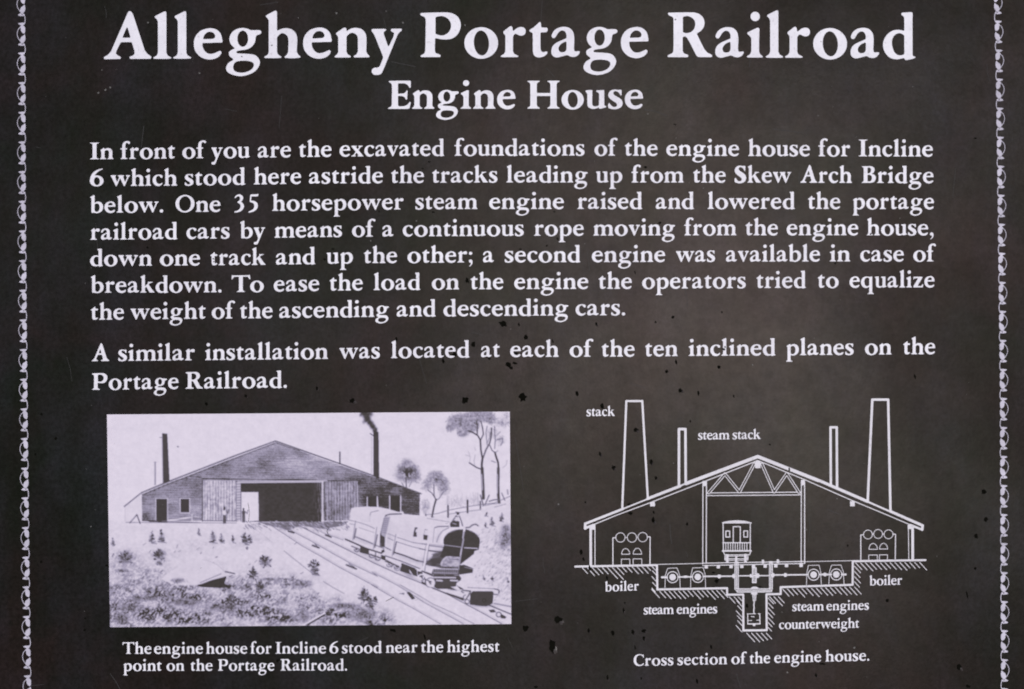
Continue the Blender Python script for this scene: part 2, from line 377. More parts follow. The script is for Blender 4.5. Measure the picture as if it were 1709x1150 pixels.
glyph('p', ('+', [(125,305),(115,318),(98,317),(16,262),(15,250),(38,228),(42,205),(42,-170),(125,-170)]), foot(42, 125, -185, 42, 56),
      sm([(115,262,1),(160,303),(220,317),(295,292),(343,228),(356,160),(336,75),(278,13),(200,-11),(150,-4),(115,10,1)]),
      hole([(125,235,1),(155,258),(195,264),(238,238),(262,160),(250,80),(210,32),(160,30),(125,55,1)]))
glyph('q', ('+', [(325,318),(310,318),(240,295),(240,-170),(325,-170)]), foot(240, 325, -185, 50, 50),
      sm([(250,300,1),(170,316),(85,298),(20,235),(0,150),(18,70),(75,8),(140,-11),(195,0),(250,35,1)]),
      hole([(240,262,1),(205,280),(165,280),(115,250),(95,170),(112,85),(155,42),(200,42),(240,70,1)]))
glyph('k', flag(48, 132, 500, 36), rect(48, 0, 132, 400), foot(48, 132, 0, 46, 40), seg(32, (130, 150), (262, 288)),
      ('+', [(205,304),(342,304),(345,290),(290,272),(250,262),(235,275),(205,290)]), ('+', [(160,185),(225,235),(345,60),(372,30),(395,14),(392,2),(262,2),(245,25)]))
V_ = [(5,303),(150,303),(155,284),(127,267),(132,240),(178,105),(230,225),(238,262),(204,277),(200,293),(207,303),(313,303),(318,286),(292,267),(270,240),(170,-2),(160,-10),(146,-4),(38,235),(22,262),(2,283)]
glyph('v', ('+', V_)); glyph('w', ('+', V_), ('+', [(x + 218, y) for x, y in V_]))
glyph('x', seg(86, (75, 265), (262, 40)), seg(34, (258, 280), (70, 25)), ('+', [(2,304),(158,304),(160,290),(120,262),(30,262),(2,290)]), ('+', [(195,304),(325,304),(325,290),(280,268),(235,268),(195,290)]),
      ('+', [(0,1),(130,1),(130,15),(95,38),(45,38),(0,15)]), ('+', [(180,1),(342,1),(342,15),(305,45),(215,45),(180,15)]))
glyph('z', rect(20, 262, 265, 304), ('+', [(165,290),(268,290),(268,275),(115,20),(8,20),(8,35)]), rect(10, 1, 280, 42), ('+', [(12,304),(50,304),(42,265),(20,222),(8,222)]), ('+', [(245,1),(282,1),(292,92),(276,95),(240,40)]))
glyph('I', rect(70, 20, 172, 455), foot(70, 172, 0, 70, 70), head(70, 172, 475, 70, 70))
glyph('T', rect(198, 20, 298, 460), rect(20, 434, 476, 474), foot(198, 298, 0, 60, 60), ('+', [(12,487),(46,474),(70,436),(22,356),(2,358)]), ('+', [(484,487),(450,474),(426,436),(474,356),(494,358)]))
glyph('O', ('+', ellipse(258, 237, 258, 250)), ('-', ellipse(258, 237, 162, 212, rotd=-3)))
glyph('C', sm([(425,112,1),(405,45),(330,5),(240,-12),(110,20),(22,120),(0,240),(25,365),(110,458),(240,488),(330,474),(392,458),(418,470,1),(418,330,1),(400,330,1),(378,385),(330,435),(260,450),(175,423),(118,350),(102,240),(127,132),(192,62),(270,38),(350,62),(408,118,1)]))
glyph('B', rect(62, 10, 165, 465), ('+', [(2,472),(2,458),(45,442),(62,410),(62,60),(45,34),(2,16),(2,2),(240,2),(240,475)]),
      sm([(160,475,1),(270,472),(345,430),(360,360),(335,295),(285,258),(350,235),(392,185),(395,125),(360,45),(290,8),(220,2),(160,2,1)]),
      hole([(165,432,1),(215,436),(258,405),(262,345),(240,290),(200,270),(165,270,1)]), hole([(165,232,1),(220,232),(275,200),(290,135),(270,70),(225,42),(165,48,1)]))
glyph('3', br([(35,395,30),(90,448,42),(155,452,62),(205,395,84),(185,310,62),(110,262,30)]), br([(110,262,30),(190,228,72),(225,140,92),(180,45,72),(100,0,46),(30,-12,34)]))
glyph('5', seg(58, (90, 448), (232, 448)), ('+', [(220,420),(262,420),(275,495),(250,490)]), seg(32, (78, 450), (62, 280)), br([(62,275,34),(140,262,66),(205,200,92),(205,100,88),(140,20,60),(30,-22,36)]))
glyph('6', ('+', ellipse(160, 145, 160, 157)), br([(48,150,92),(62,265,84),(115,370,70),(200,445,48),(290,482,26)]), ('-', ellipse(165, 140, 70, 116, rotd=4)))
glyph('.', ('+', ellipse(46, 36, 46, 46)))
glyph(',', ('+', ellipse(50, 38, 48, 46)), br([(66,30,64),(82,-10,44),(62,-70,26),(15,-112,14)]))
glyph(';', ('+', ellipse(52, 258, 46, 46)), ('+', ellipse(52, 38, 48, 46)), br([(68,30,64),(84,-10,44),(64,-70,26),(17,-112,14)]))

SERIF_L = set('AlhnmyPrRiEHuIfkvwxTBbpK'); SERIF_R = set('AlhnmyRHuIkvwxTEd')
SB = {'L': {}, 'R': {}}
cache = {}
def make_glyph(ch, thr):
    key = (ch, thr)
    if key in cache: return cache[key]
    cv = Canvas(-40, -220, 620, 540, 2.0)
    for op, pts in G[ch]:
        if op == 'L': cv.line(pts, 1)
        else: cv.poly(pts, op)
    cols = np.nonzero(cv.a.max(0) > 0.5)[0]; xa = cv.x0 + cols[0] * 2; xb = cv.x0 + cols[-1] * 2
    cv.blur(3.2)
    cv.a = cv.a[::2, ::2]; cv.h, cv.w = cv.a.shape; cv.res = 4.0
    V, T_, Rg = trace(cv, thr, 0.9)
    V = [(x - xa, y) for x, y in V]; Rg = [[(x - xa, y) for x, y in r] for r in Rg]
    cache[key] = ((V, T_, Rg), xb - xa)
    return cache[key]
def gap(a, b):
    g = (9 if a in SERIF_R else 19) + (9 if b in SERIF_L else 19)
    if a in 'T' and b in 'oehu': g -= 45 if b != 'h' else 10
    if a in 'vwy' : g -= 4
    if a == 'r' and b in 'oae': g -= 4
    if a == 'f' : g -= 55
    if b in '.,;': g += 10
    if a + b in ('Sk', 'Ar'): g += 6
    if a == 'P': g += 0
    return g
H_TEXT = 0.00016
def word(b, txt, x0, x1, y0, y1, sc, thr, each=None):
    """set a word between x0 and x1, baseline y0..y1, sc photo px per unit"""
    gl = [make_glyph(c, thr) for c in txt]
    widths = [g[1] for g in gl]; gaps = [gap(txt[i], txt[i + 1]) for i in range(len(txt) - 1)]
    nat = (sum(widths) + sum(gaps)) * sc
    need = x1 - x0
    k = max(0.93, min(1.08, need / nat)) if len(txt) > 1 else need / nat
    tr = (need - nat * k) / (len(txt) - 1) if len(txt) > 1 else 0
    x = x0; slope = (y1 - y0) / (x1 - x0)
    for i, g in enumerate(gl):
        bb = each(txt[i]) if each else b
        def fn(u, v, x=x): return (x + u * sc * k, y0 + slope * (x + u * sc * k - x0) - v * sc)
        bb.add(g[0], fn, H_TEXT)
        x += widths[i] * sc * k + (gaps[i] * sc * k if i < len(gaps) else 0) + tr
def text_line(words, ys, sc, thr=0.49, name='text_line', mtl=M_WHITE, label=None):
    """ys: list of (x, baseline) control points"""
    X = [p[0] for p in ys]; Y = [p[1] for p in ys]; b = Builder()
    for w_, xa, xb in words: word(b, w_, xa, xb, float(np.interp(xa, X, Y)), float(np.interp(xb, X, Y)), sc, thr)
    return b.build(name, mtl, label)

# ------------------------------------------------------------------ panel
def make_panel():
    x0, x1, y0, y1, t = -70, 1779, -70, 1220, 0.006
    v = []; f = []
    nx, ny = 2, 2
    a = 6
    rings = [((x0, y0), (x1, y0), (x1, y1), (x0, y1), 0.0, a), ((x0, y0), (x1, y0), (x1, y1), (x0, y1), -0.0015, 0), ((x0, y0), (x1, y0), (x1, y1), (x0, y1), -t, 0)]
    for c0, c1, c2, c3, h, ins in rings:
        v += [P(c0[0]+ins, c0[1]+ins, h), P(c1[0]-ins, c1[1]+ins, h), P(c2[0]-ins, c2[1]-ins, h), P(c3[0]+ins, c3[1]-ins, h)]
    f.append((3, 2, 1, 0))
    for r in (0, 4):
        for k in range(4): f.append((r + k, r + (k+1) % 4, r + 4 + (k+1) % 4, r + 4 + k))
    f.append((8, 9, 10, 11))
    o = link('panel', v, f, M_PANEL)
    o.data.materials.append(M_BACK); o.data.polygons[-1].material_index = 1
    return o
make_panel()

# ------------------------------------------------------------------ headings: every letter a part
def heading(words, ys, sc, name):
    X = [p[0] for p in ys]; Y = [p[1] for p in ys]
    for w_, xa, xb in words:
        bs = []
        def each(c): b = Builder(); bs.append(b); return b
        word(None, w_, xa, xb, float(np.interp(xa, X, Y)), float(np.interp(xb, X, Y)), sc, 0.50, each)
        for b in bs: b.build(name, M_WHITE)
heading([('Allegheny', 173, 670.9), ('Portage', 701.4, 1082.3), ('Railroad', 1113.9, 1528)], [(173, 98.9), (300, 97.6), (440, 96.2), (700, 95.5), (1300, 95.6), (1400, 96.2), (1528, 97.6)], 0.158, 'title_letter')
heading([('Engine', 647.6, 860.3), ('House', 880, 1073.2)], [(640, 181.8), (1080, 181.2)], 0.0985, 'subtitle_letter')

BODY = 0.0588
text_line([('In',150.1,189.5),('front',201.1,291.7),('of',304.3,343.9),('you',352.8,417),('are',430.3,485.5),('the',498.8,553.2),('excavated',566.9,741.7),('foundations',758.6,975.5),('of',992.1,1030.6),('the',1042.6,1097.4),('engine',1112.2,1233.4),('house',1248.3,1351.7),('for',1365.7,1418.6),('Incline',1432.8,1556.9)],
          [(150,266),(300,264.5),(430,263.2),(560,261.4),(740,260),(950,259.6),(1230,260.4),(1556,261.3)], BODY)
text_line([('6',150.1,172.7),('which',184.7,295.9),('stood',308.5,409.6),('here',423.3,502.6),('astride',515.7,639.1),('the',652.6,707.6),('tracks',721.1,830.2),('leading',844.9,980.7),('up',994.8,1038.6),('from',1053.8,1141.2),('the',1156.6,1211.1),('Skew',1226,1320.5),('Arch',1335.6,1421.9),('Bridge',1437.9,1558)],
          [(150,310.6),(300,309.8),(410,308),(570,305.9),(830,304.5),(1200,304.7),(1558,305.6)], BODY)
text_line([('below.',150.5,272.3),('One',293.1,368.1),('35',391.1,431.3),('horsepower',453.9,673.3),('steam',693.3,796.9),('engine',816.5,941.1),('raised',963.2,1072.1),('and',1094.5,1158.5),('lowered',1180.8,1326.8),('the',1348.3,1402.4),('portage',1422.8,1558.7)],
          [(150,355.2),(370,353.4),(560,350),(800,348.9),(1300,348.6),(1558,349.1)], BODY)
text_line([('railroad',150.5,296.3),('cars',311.3,383.3),('by',400.6,442.7),('means',458.1,570.7),('of',587.5,626.5),('a',638.1,656.8),('continuous',672.2,874.1),('rope',891,974.2),('moving',990,1126.5),('from',1141.9,1228.9),('the',1244,1298.3),('engine',1313,1432.4),('house,',1446.2,1558)],
          [(150,400.3),(300,399),(440,397.2),(570,395.3),(720,394.2),(950,393.4),(1200,392.7),(1558,392.7)], BODY)
text_line([('down',150.5,253.8),('one',266.8,333.8),('track',351.1,443.3),('and',460.6,526.4),('up',545.2,589),('the',607.3,662.7),('other;',680,788.7),('a',806,824.3),('second',842.4,968.9),('engine',987.9,1110.1),('was',1128.2,1193.3),('available',1211.6,1368.6),('in',1384.6,1419),('case',1435.7,1508.4),('of',1524.2,1561.8)],
          [(150,444),(330,443),(440,442.1),(600,439.3),(800,437.9),(1100,437.2),(1300,436.4),(1560,436.3)], BODY)
text_line([('breakdown.',151.6,369.6),('To',386.5,440.2),('ease',457,532.8),('the',550,605.4),('load',623.3,701.7),('on',720.7,766.4),('the',785.3,840.1),('engine',858.3,981.8),('the',999,1054.5),('operators',1071.7,1244.5),('tried',1262.3,1345.2),('to',1364.6,1399.5),('equalize',1417.9,1559.6)],
          [(150,488.7),(370,487.8),(440,486.9),(600,484.4),(800,482.7),(1050,482),(1250,480.8),(1560,479.6)], BODY)
text_line([('the',151.6,207),('weight',218,342.9),('of',353.4,392.2),('the',400.6,454.9),('ascending',466.1,649),('and',662.1,727.6),('descending',740,948.5),('cars.',960.7,1043.3)],
          [(150,533.8),(300,532.2),(430,531.2),(650,528.6),(800,527.2),(1043,526.1)], BODY)
text_line([('A',153.1,182.1),('similar',197.5,325),('installation',342.2,547.5),('was',566.5,633.9),('located',652.2,783.9),('at',802.8,833.8),('each',851.6,932.7),('of',950.6,990.2),('the',1003.9,1059.1),('ten',1076.4,1131.1),('inclined',1149,1294.5),('planes',1311.9,1424.6),('on',1443.5,1488),('the',1507.3,1560.7)],
          [(150,602.9),(320,601.3),(520,599.3),(700,597.1),(850,595.8),(1050,595.1),(1200,593.6),(1420,592.2),(1560,590.9)], BODY)
text_line([('Portage',153.7,298),('Railroad.',309.6,478.7)], [(150,650.8),(300,649),(480,647)], BODY)
CAP = 0.0408
text_line([('The',204.5,252.8),('engine',257.2,338.7),('house',343.5,412.6),('for',417.8,453),('Incline',459.4,544.2),('6',549.8,564.7),('stood',570.7,637.3),('near',643.7,696.6),('the',702.6,739.8),('highest',745.8,833.3)],
          [(204,1091.2),(520,1090.8),(650,1089.4),(833,1087.6)], CAP, 0.52, 'caption_line')
text_line([('point',205.8,269.6),('on',277.9,307.8),('the',318,354.7),('Portage',363.8,458),('Railroad.',468,579.2)], [(204,1119.7),(580,1119)], CAP, 0.52, 'caption_line')
text_line([('Cross',1057.6,1123.8),('section',1130.6,1213.6),('of',1220.4,1246.3),('the',1250.9,1285.3),('engine',1292.1,1370.4),('house.',1377.2,1450.7)],
          [(1057,1111.4),(1215,1108.4),(1330,1105.3),(1451,1102.4)], 0.0398, 0.52, 'caption_line')
LB = 0.0345
for ws, ys in (([('stack',978.8,1026.3)], [(978,694.6),(1026,694.2)]),
               ([('steam',1165.1,1217.5),('stack',1222.6,1269.5)], [(1165,733.8),(1270,732.6)]),
               ([('boiler',1009.8,1065.9)], [(1009,987.2),(1066,985.3)]),
               ([('steam',1074.2,1124.6),('engines',1129.3,1197.1)], [(1074,1025.4),(1197,1023.6)]),
               ([('steam',1322.3,1375),('engines',1379.2,1450.1)], [(1322,1019.9),(1450,1017.4)]),
               ([('counterweight',1300.1,1433.5)], [(1300,1050),(1433,1047.6)]),
               ([('boiler',1451.2,1505.3)], [(1451,977.1),(1505,975.7)])):
    text_line(ws, ys, LB, 0.52, 'diagram_label')

# ------------------------------------------------------------------ scroll borders
def scroll_shape():
    cv = Canvas(-18, -6, 6, 52, 0.25)
    cv.poly(catmull([(-11.8, 0.6), (-8, -2.4), (-3, -2.2), (-0.6, -0.5), (-2, 1.6), (-7, 2.0)]))
    cv.line(catmull([(-1.4, 0), (-0.2, 4), (0.1, 8), (-0.2, 12), (-1.6, 15)], False), 1.15)
    cv.poly(catmull([(-11.8, 14.4), (-7, 13.4), (-2, 13.2), (-0.6, 15.2), (-3, 17.2), (-8, 17.0)]))
    cv.line([(-5, 16), (-5, 20)], 3.0)
    cv.poly(catmull([(-8, 19.2), (-3.5, 17.8), (-0.2, 21), (0.1, 26.5), (-1.2, 31.0), (-4.6, 30), (-7.0, 26.4), (-7.2, 22.5)]))
    cv.line(catmull([(-7.2, 20), (-11.2, 24), (-13.2, 30), (-12.6, 36), (-9.6, 42), (-6, 45)], False), 0.95)
    cv.poly(catmull([(-0.8, 32.6), (0.3, 37), (0, 42), (-2.6, 46), (-7.4, 46), (-8.2, 41.5), (-6.4, 37), (-3.4, 35)]))
    cv.line([(-4.6, 44), (-4.6, 49)], 3.0)
    cv.blur(1.3)
    return trace(cv, 0.47, 0.05)
SCROLL = scroll_shape()
def border(xs, y_first, period, n, sgn):
    X = [p[0] for p in xs]; Y = [p[1] for p in xs]
    for k in range(n):
        b = Builder(); yk = y_first + period * k; sy = period / 49.5
        b.add(SCROLL, lambda x, y: (float(np.interp(yk + y * sy, X, Y)) + sgn * x, yk + y * sy), 0.00014)
        b.build('border_scroll', M_BORDER)
border([(-60, 41.2), (50, 42.0), (350, 42.8), (650, 45.4), (1050, 50.2), (1250, 53.5)], 24.8 - 99, 49.5, 25, 1)
border([(-60, 1655.5), (10, 1659.4), (100, 1661.8), (350, 1665.4), (650, 1669), (1050, 1670.6), (1250, 1671)], 21.5 - 96.9, 48.44, 26, -1)

# ------------------------------------------------------------------ cross-section diagram
FRM = {'E1': (950, 650, 5.477), 'E2': (1250, 650, 5.477), 'E3': (950, 850, 7.665), 'E4': (1120, 850, 7.665), 'E5': (1200, 920, 7.665), 'E6': (1350, 850, 7.667),
       'F1': (170, 670, 5.748), 'F2': (390, 670, 5.0), 'F3': (620, 670, 5.752), 'F4': (170, 850, 5.478), 'F5': (390, 850, 5.475), 'F6': (620, 850, 5.476),
       'T1': (570, 830, 9.587), 'T2': (700, 840, 9.581), 'T3': (640, 930, 7.768), 'T5': (740, 680, 9.583)}
def fr(f, pts):
    a, b, s_ = FRM[f]; return [((p[0]) / s_ + a, (p[1]) / s_ + b) + tuple(p[2:]) for p in pts]
hcount = [0]
def drawing(name, ops, label=None, thr=0.5):
    """ops: ('s', width_px, pts) stroke, ('f', pts) fill, ('c', width_px, pts) cut stroke, ('x', pts) cut fill"""
    xs = [p[0] for o in ops for p in o[-1]]; ys = [p[1] for o in ops for p in o[-1]]
    cv = Canvas(min(xs) - 6, min(ys) - 6, max(xs) + 6, max(ys) + 6, 0.3)
    for o in ops:
        if o[0] == 's': cv.line(o[2], o[1])
        elif o[0] == 'c': cv.line(o[2], o[1], '-')
        elif o[0] == 'f': cv.poly(o[1])
        elif o[0] == 'x': cv.poly(o[1], '-')
    cv.blur(0.9)
    b = Builder(); hcount[0] += 1
    b.add(trace(cv, thr, 0.06), lambda x, y: (x, y), 0.00012 + 0.000012 * (hcount[0] % 12))
    return b.build(name, M_LINE, label)
def S_(w_, *p): return ('s', w_, list(p))
def FS(f, w_, *p): return ('s', w_ / FRM[f][2], fr(f, p))
def FF(f, *p): return ('f', fr(f, p))
def rc(x0, y0, x1, y1): return [(x0, y0), (x1, y0), (x1, y1), (x0, y1)]
def circ(cx, cy, r, n=28): return ellipse(cx, cy, r, r, n) + [(cx + r, cy)]
drawing('stack_outline', [FS('E1', 19, (485,1080), (522,106), (668,106), (718,985))], 'outline of the tall left stack')
drawing('stack_outline', [FS('E2', 22, (1085,1020), (1127,93), (1272,93), (1293,1108))], 'outline of the tall right stack')
drawing('steam_stack_outline', [FS('E1', 23, (1003,878), (1003,362), (1062,362), (1065,858))])
drawing('steam_stack_outline', [FS('E2', 22, (748,880), (745,346), (802,346), (805,895))])
drawing('roof_outline', [S_(4.0, (977, 874), (1040, 849.2)), S_(2.4, (1038, 850), (1083, 832)), S_(4.6, (1081, 832.2), (1135, 811.2)), S_(2.6, (1130, 813), (1146, 806.5)), S_(5.6, (1145, 807), (1264.6, 762), (1366, 802)),
    S_(4.8, (1366, 801.5), (1397, 815), (1448, 837)), S_(3.0, (1446, 836.4), (1488, 854.8)), S_(4.4, (1486, 853.4), (1539.5, 877)),
    S_(1.6, (990, 875.8), (1028.5, 860), (1085, 839), (1172.7, 804.8), (1264.6, 768.6)), S_(1.5, (1264.6, 768.6), (1343, 800.6), (1419, 834), (1481.9, 860), (1517, 875)),
    S_(4.4, (976.8, 874), (976.6, 882)), S_(4.0, (976.8, 881.4), (990, 876.4)), S_(4.2, (1539.8, 877), (1539, 884)), S_(3.6, (1539, 884), (1519, 876))])
drawing('wall_outline', [('f', rc(983.8, 877, 993.6, 884)), S_(4.2, (985.8, 880), (986, 944)), S_(1.5, (992.9, 876), (993, 944))])
drawing('wall_outline', [('f', rc(1515, 875.8, 1524.6, 883)), S_(4.4, (1523, 878), (1523.2, 934)), S_(1.3, (1516, 878), (1516.6, 934))])
drawing('post_outline', [('f', rc(1172.5, 802.8, 1179.8, 811.4)), S_(1.6, (1173.2, 805), (1172.8, 941.5)), S_(1.8, (1179, 805), (1178.6, 940))])
drawing('post_outline', [('f', rc(1336.7, 801, 1343.3, 810)), S_(1.6, (1337.4, 805), (1337, 939)), S_(1.8, (1342.7, 805), (1342.9, 940))])
TR_ = [(1182.8, 822.5), (1209.8, 791), (1234, 821), (1258.6, 774.5)]; TL_ = [(1271.5, 774.5), (1292, 821), (1313, 790.5), (1333.5, 822)]
drawing('truss', [S_(1.5, (1180, 822.6), (1337, 821.4)), S_(1.5, (1180, 827.2), (1337, 825.9)), ('s', 5.0, TR_), ('c', 2.4, TR_), ('s', 5.0, TL_), ('c', 2.4, TL_), ('f', rc(1260.2, 769.8, 1269.4, 781.4))])
drawing('purlin', [('f', rc(1085.1, 838, 1093, 845))]); drawing('purlin', [('f', rc(1418.9, 836.5, 1426.7, 845))])
drawing('ground_profile', [S_(3.4, (960, 945.6), (1096.4, 943.2), (1097, 983.8), (1213.4, 981.6), (1213.6, 992.6), (1240.4, 992.2), (1240.6, 1052.2), (1279.6, 1051.8), (1279.2, 991.8), (1303, 991.4), (1302.8, 980), (1423, 976), (1423.2, 936.6), (1544.5, 934.8))])
drawing('floor_beam', [S_(1.1, (1098, 942), (1172, 940.2)), S_(1.1, (1343, 937.4), (1423, 935.7)), S_(1.5, (1172, 940), (1343, 937)), S_(1.5, (1172.8, 943.8), (1342.9, 940.4))])
for cx, cy in fr('E4', [(450,738),(605,736),(768,734),(905,732),(1055,730),(1205,728),(1340,724),(1477,720)]) + fr('E5', [(1050,182)]):
    drawing('floor_block', [('f', rc(cx - 2.8, cy - 3, cx + 2.8, cy + 2.6))])
for cx, cy in fr('E4', [(1175, 663), (1367, 658)]):
    drawing('rail_section', [('f', [(cx - 2.6, cy + 4), (cx - 1.8, cy - 2.2), (cx + 1.8, cy - 2.2), (cx + 2.6, cy + 4)])])
def boiler(f, cs, r, ends, domes, sq):
    ops = [FS(f, 9, *circ(cx, cy, r)) for cx, cy in cs]
    ops += [FS(f, 13, *e) for e in ends]
    for cx, cy, rr in domes: ops.append(FS(f, 9, *(ellipse(cx, cy, rr, rr * 1.4, 16, 180, 360) + [(cx - rr, cy)]))); 
    for x0, y0, x1, y1 in sq: ops.append(FS(f, 9, (x0, y1), (x0, y0), (x1, y0), (x1, y1)))
    for a, b in zip(cs, cs[1:]): ops.append(FS(f, 9, (a[0] + r, a[1]), (b[0] - r, b[1])))
    drawing('boiler_outline', ops)
boiler('E3', [(655,360),(802,361),(940,356)], 60, [[(593,363),(558,366),(559,712)], [(1000,352),(1035,353),(1033,708)]], [(722,575,52),(872,574,54)], [(667,637,775,712),(818,634,928,710)])
boiler('E6', [(755,323),(885,316),(1018,320)], 57, [[(697,326),(663,328),(664,650)], [(1075,316),(1108,319),(1105,636)]], [(822,512,54),(955,508,52)], [(765,585,875,650),(902,582,1005,648)])
def engine(f, cx, cy, case):
    drawing('steam_engine_outline', [FS(f, 8, *case), ('x', fr(f, ellipse(cx, cy, 66, 66))), FS(f, 11, *circ(cx, cy, 71)), ('f', fr(f, ellipse(cx, cy, 42, 42)))])
engine('E3', 1322, 868, [(1225,1010),(1228,850),(1258,755),(1380,750),(1412,840),(1420,1010)])
engine('E4', 342, 865, [(250,1000),(252,850),(275,750),(410,745),(435,830),(442,1000)])
engine('E5', 1210, 300, [(1118,428),(1124,270),(1142,182),(1280,178),(1300,260),(1308,420)])
engine('E6', 350, 834, [(255,960),(262,800),(290,715),(410,712),(440,800),(450,960)])
drawing('drive_shaft', [FS('E3', 26, (1185,870), (1250,868)), FS('E4', 19, (92,866), (272,863)), FS('E4', 19, (412,858), (820,855)), FS('E4', 15, (866,851), (1255,848)), FS('E4', 30, (172,863), (198,862)), FS('E4', 30, (602,857), (630,857)), ('f', fr('E4', rc(598, 835, 632, 882))), ('f', fr('E4', ellipse(800, 855, 20, 30))), ('f', fr('E4', ellipse(1108, 849, 24, 32))), ('f', fr('E4', ellipse(1020, 851, 16, 24)))])
drawing('drive_shaft', [FS('E5', 19, (680,304), (1138,300)), ('f', fr('E5', rc(832, 280, 864, 328))), ('f', fr('E5', ellipse(690, 306, 22, 30))), FS('E6', 22, (135,834), (285,834)), ('f', fr('E6', ellipse(205, 834, 24, 24))), FS('E6', 26, (422,834), (470,834))])
drawing('pinion', [('f', fr('E4', rc(1036, 745, 1094, 945)))] + [('c', 7 / 7.665, fr('E4', [(1050, y), (1080, y)])) for y in range(765, 935, 17)])
drawing('shaft_frame', [('f', fr('E4', rc(812, 668, 866, 1030))), ('f', fr('E4', rc(1252, 665, 1300, 1025))), ('f', fr('E4', [(812,1012),(1300,1012),(1288,1062),(846,1066),(826,1040)]))] +
        [('c', 6 / 7.665, fr('E4', p)) for p in ([(828, 690), (828, 1028), (1285, 1024), (1285, 690)], [(850, 690), (850, 1008)], [(1266, 690), (1266, 1004)], [(850, 1046), (1280, 1044)])])
drawing('shaft_plug', [('f', fr('E4', catmull([(1024,1010),(1035,996),(1068,988),(1102,996),(1114,1010)])))])
drawing('hoist_rod', [('f', fr('E5', rc(410, 530, 492, 552))), ('f', fr('E5', [(425,552),(478,552),(472,635),(432,635)])), ('c', 0.8, fr('E5', [(442,560),(442,628)])), ('c', 0.8, fr('E5', [(460,560),(460,628)])), FS('E5', 15, (447,630), (450,660), (444,690), (450,720), (444,750), (446,798))])
drawing('counterweight_outline', [FS('E5', 9, (362,801), (470,800)), FS('E5', 11, (366,800), (368,930)), FS('E5', 15, (368,930), (525,928)), FS('E5', 12, (524,928), (520,800)), FS('E5', 10, (500,800),(526,800)), FS('E5', 10, (412,836), (452,838)), FS('E5', 8, (372,886), (420,886)), FS('E5', 8, (480,882), (522,882)), ('f', fr('E5', ellipse(448, 945, 18, 13)))])
car = [('f', fr('E4', [(650,166),(740,148),(835,140),(940,147),(1035,170),(1030,180),(655,180)])), FS('E4', 13, (665,178), (669,530)), FS('E4', 13, (1013,178), (1012,530)), FS('E4', 13, (795,425), (795,222), (885,222), (885,425)),
       FS('E4', 14, (700,278), (750,278), (750,355), (700,355), (700,278)), FS('E4', 13, (930,276), (979,276), (979,355), (930,355), (930,276)), FS('E4', 13, (660,428), (1018,428)), FS('E4', 20, (658,533), (1022,531)),
       FS('E4', 12, (668,540), (688,584), (1004,581), (1018,540)), ('f', fr('E4', rc(702, 574, 736, 682))), ('f', fr('E4', rc(933, 570, 968, 680))), FS('E4', 9, (736,600), (933,598)), FS('E4', 11, (686,634), (985,632)), FS('E4', 9, (736,652), (935,650)),
       FS('E4', 14, (690,600), (690,650)), FS('E4', 14, (982,598), (980,648)), FS('E4', 28, (833,612), (833,676)), FS('E4', 10, (700,682), (740,682)), FS('E4', 10, (930,680), (975,680))]
car += [FS('E4', 10, (x, 430), (x, 525)) for x in range(700, 1000, 30)]
drawing('car_outline', car)
# ground hatching: each row of strokes one part
def hatch(starts, seed):
    rr = random.Random(seed); ops = []
    for x, y, L in starts:
        L *= rr.uniform(0.75, 1.2); ops.append(('s', 1.15, [(x, y), (x + L * 0.72, y + L * 0.78)]))
    o = drawing('ground_hatching', ops, None, 0.42)
hatch([(972 + 8.3 * k, 947.8 - 0.02 * 8.3 * k, [15, 15, 14, 15, 14, 25, 25, 14, 13, 15, 13, 14, 13, 11, 10][k]) for k in range(15)], 1)
hatch([(1087.8 + (k % 2), 943 + 9.6 * k, 10.5) for k in range(1, 5)] + [(1087.6, 983.5, 16)], 2)
hatch([(1101 + 7.9 * k, 987 - 0.02 * 7.9 * k, 16) for k in range(14)], 3)
hatch([(1217, 996, 16), (1225, 996, 16), (1232, 996, 9)], 4)
hatch([(1230 + 1.5 * math.sin(k * 2.2), 1003 + 8.2 * k, 12) for k in range(6)], 5)
hatch([(1246 + 8.2 * k, 1056.5, 17) for k in range(5)], 6)
hatch([(1282, 998 + 8.2 * k, 14 if k < 5 else 10) for k in range(7)], 7)
hatch([(1284 + 7.5 * k, 995.6, 17) for k in range(3)], 8)
hatch([(1306 + 8.0 * k, 983 - 0.03 * 8 * k, 16) for k in range(15)], 9)
hatch([(1426, 945 + 8.6 * k, 14) for k in range(5)], 10)
hatch([(1428 + 8.2 * k, 939.4 - 0.01 * 8 * k, 15) for k in range(14)], 11)

# ------------------------------------------------------------------ the printed engraving
PX0, PY0, PX1, PY1 = 176, 684, 858, 1050
pc = Canvas(PX0, PY0, PX1, PY1, 0.5)
def vnoise(cx, cy, seed):
    r = np.random.default_rng(seed); g = r.random((int(pc.h * 0.5 / cy) + 3, int(pc.w * 0.5 / cx) + 3))
    yy = np.arange(pc.h) * 0.5 / cy; xx = np.arange(pc.w) * 0.5 / cx
    j = yy.astype(int); i = xx.astype(int); v = (yy - j)[:, None]; u = (xx - i)[None, :]
    v = v*v*(3-2*v); u = u*u*(3-2*u)
    return g[j][:, i]*(1-u)*(1-v) + g[j][:, i+1]*u*(1-v) + g[j+1][:, i]*(1-u)*v + g[j+1][:, i+1]*u*v
N_f = vnoise(1.3, 1.3, 1); N_m = vnoise(4, 3, 2); N_b = vnoise(22, 15, 3); N_h = vnoise(9, 1.0, 4); N_v = vnoise(1.2, 10, 5)
XX = (PX0 + np.arange(pc.w) * 0.5)[None, :] + np.zeros((pc.h, 1)); YY = (PY0 + np.arange(pc.h) * 0.5)[:, None] + np.zeros((1, pc.w))
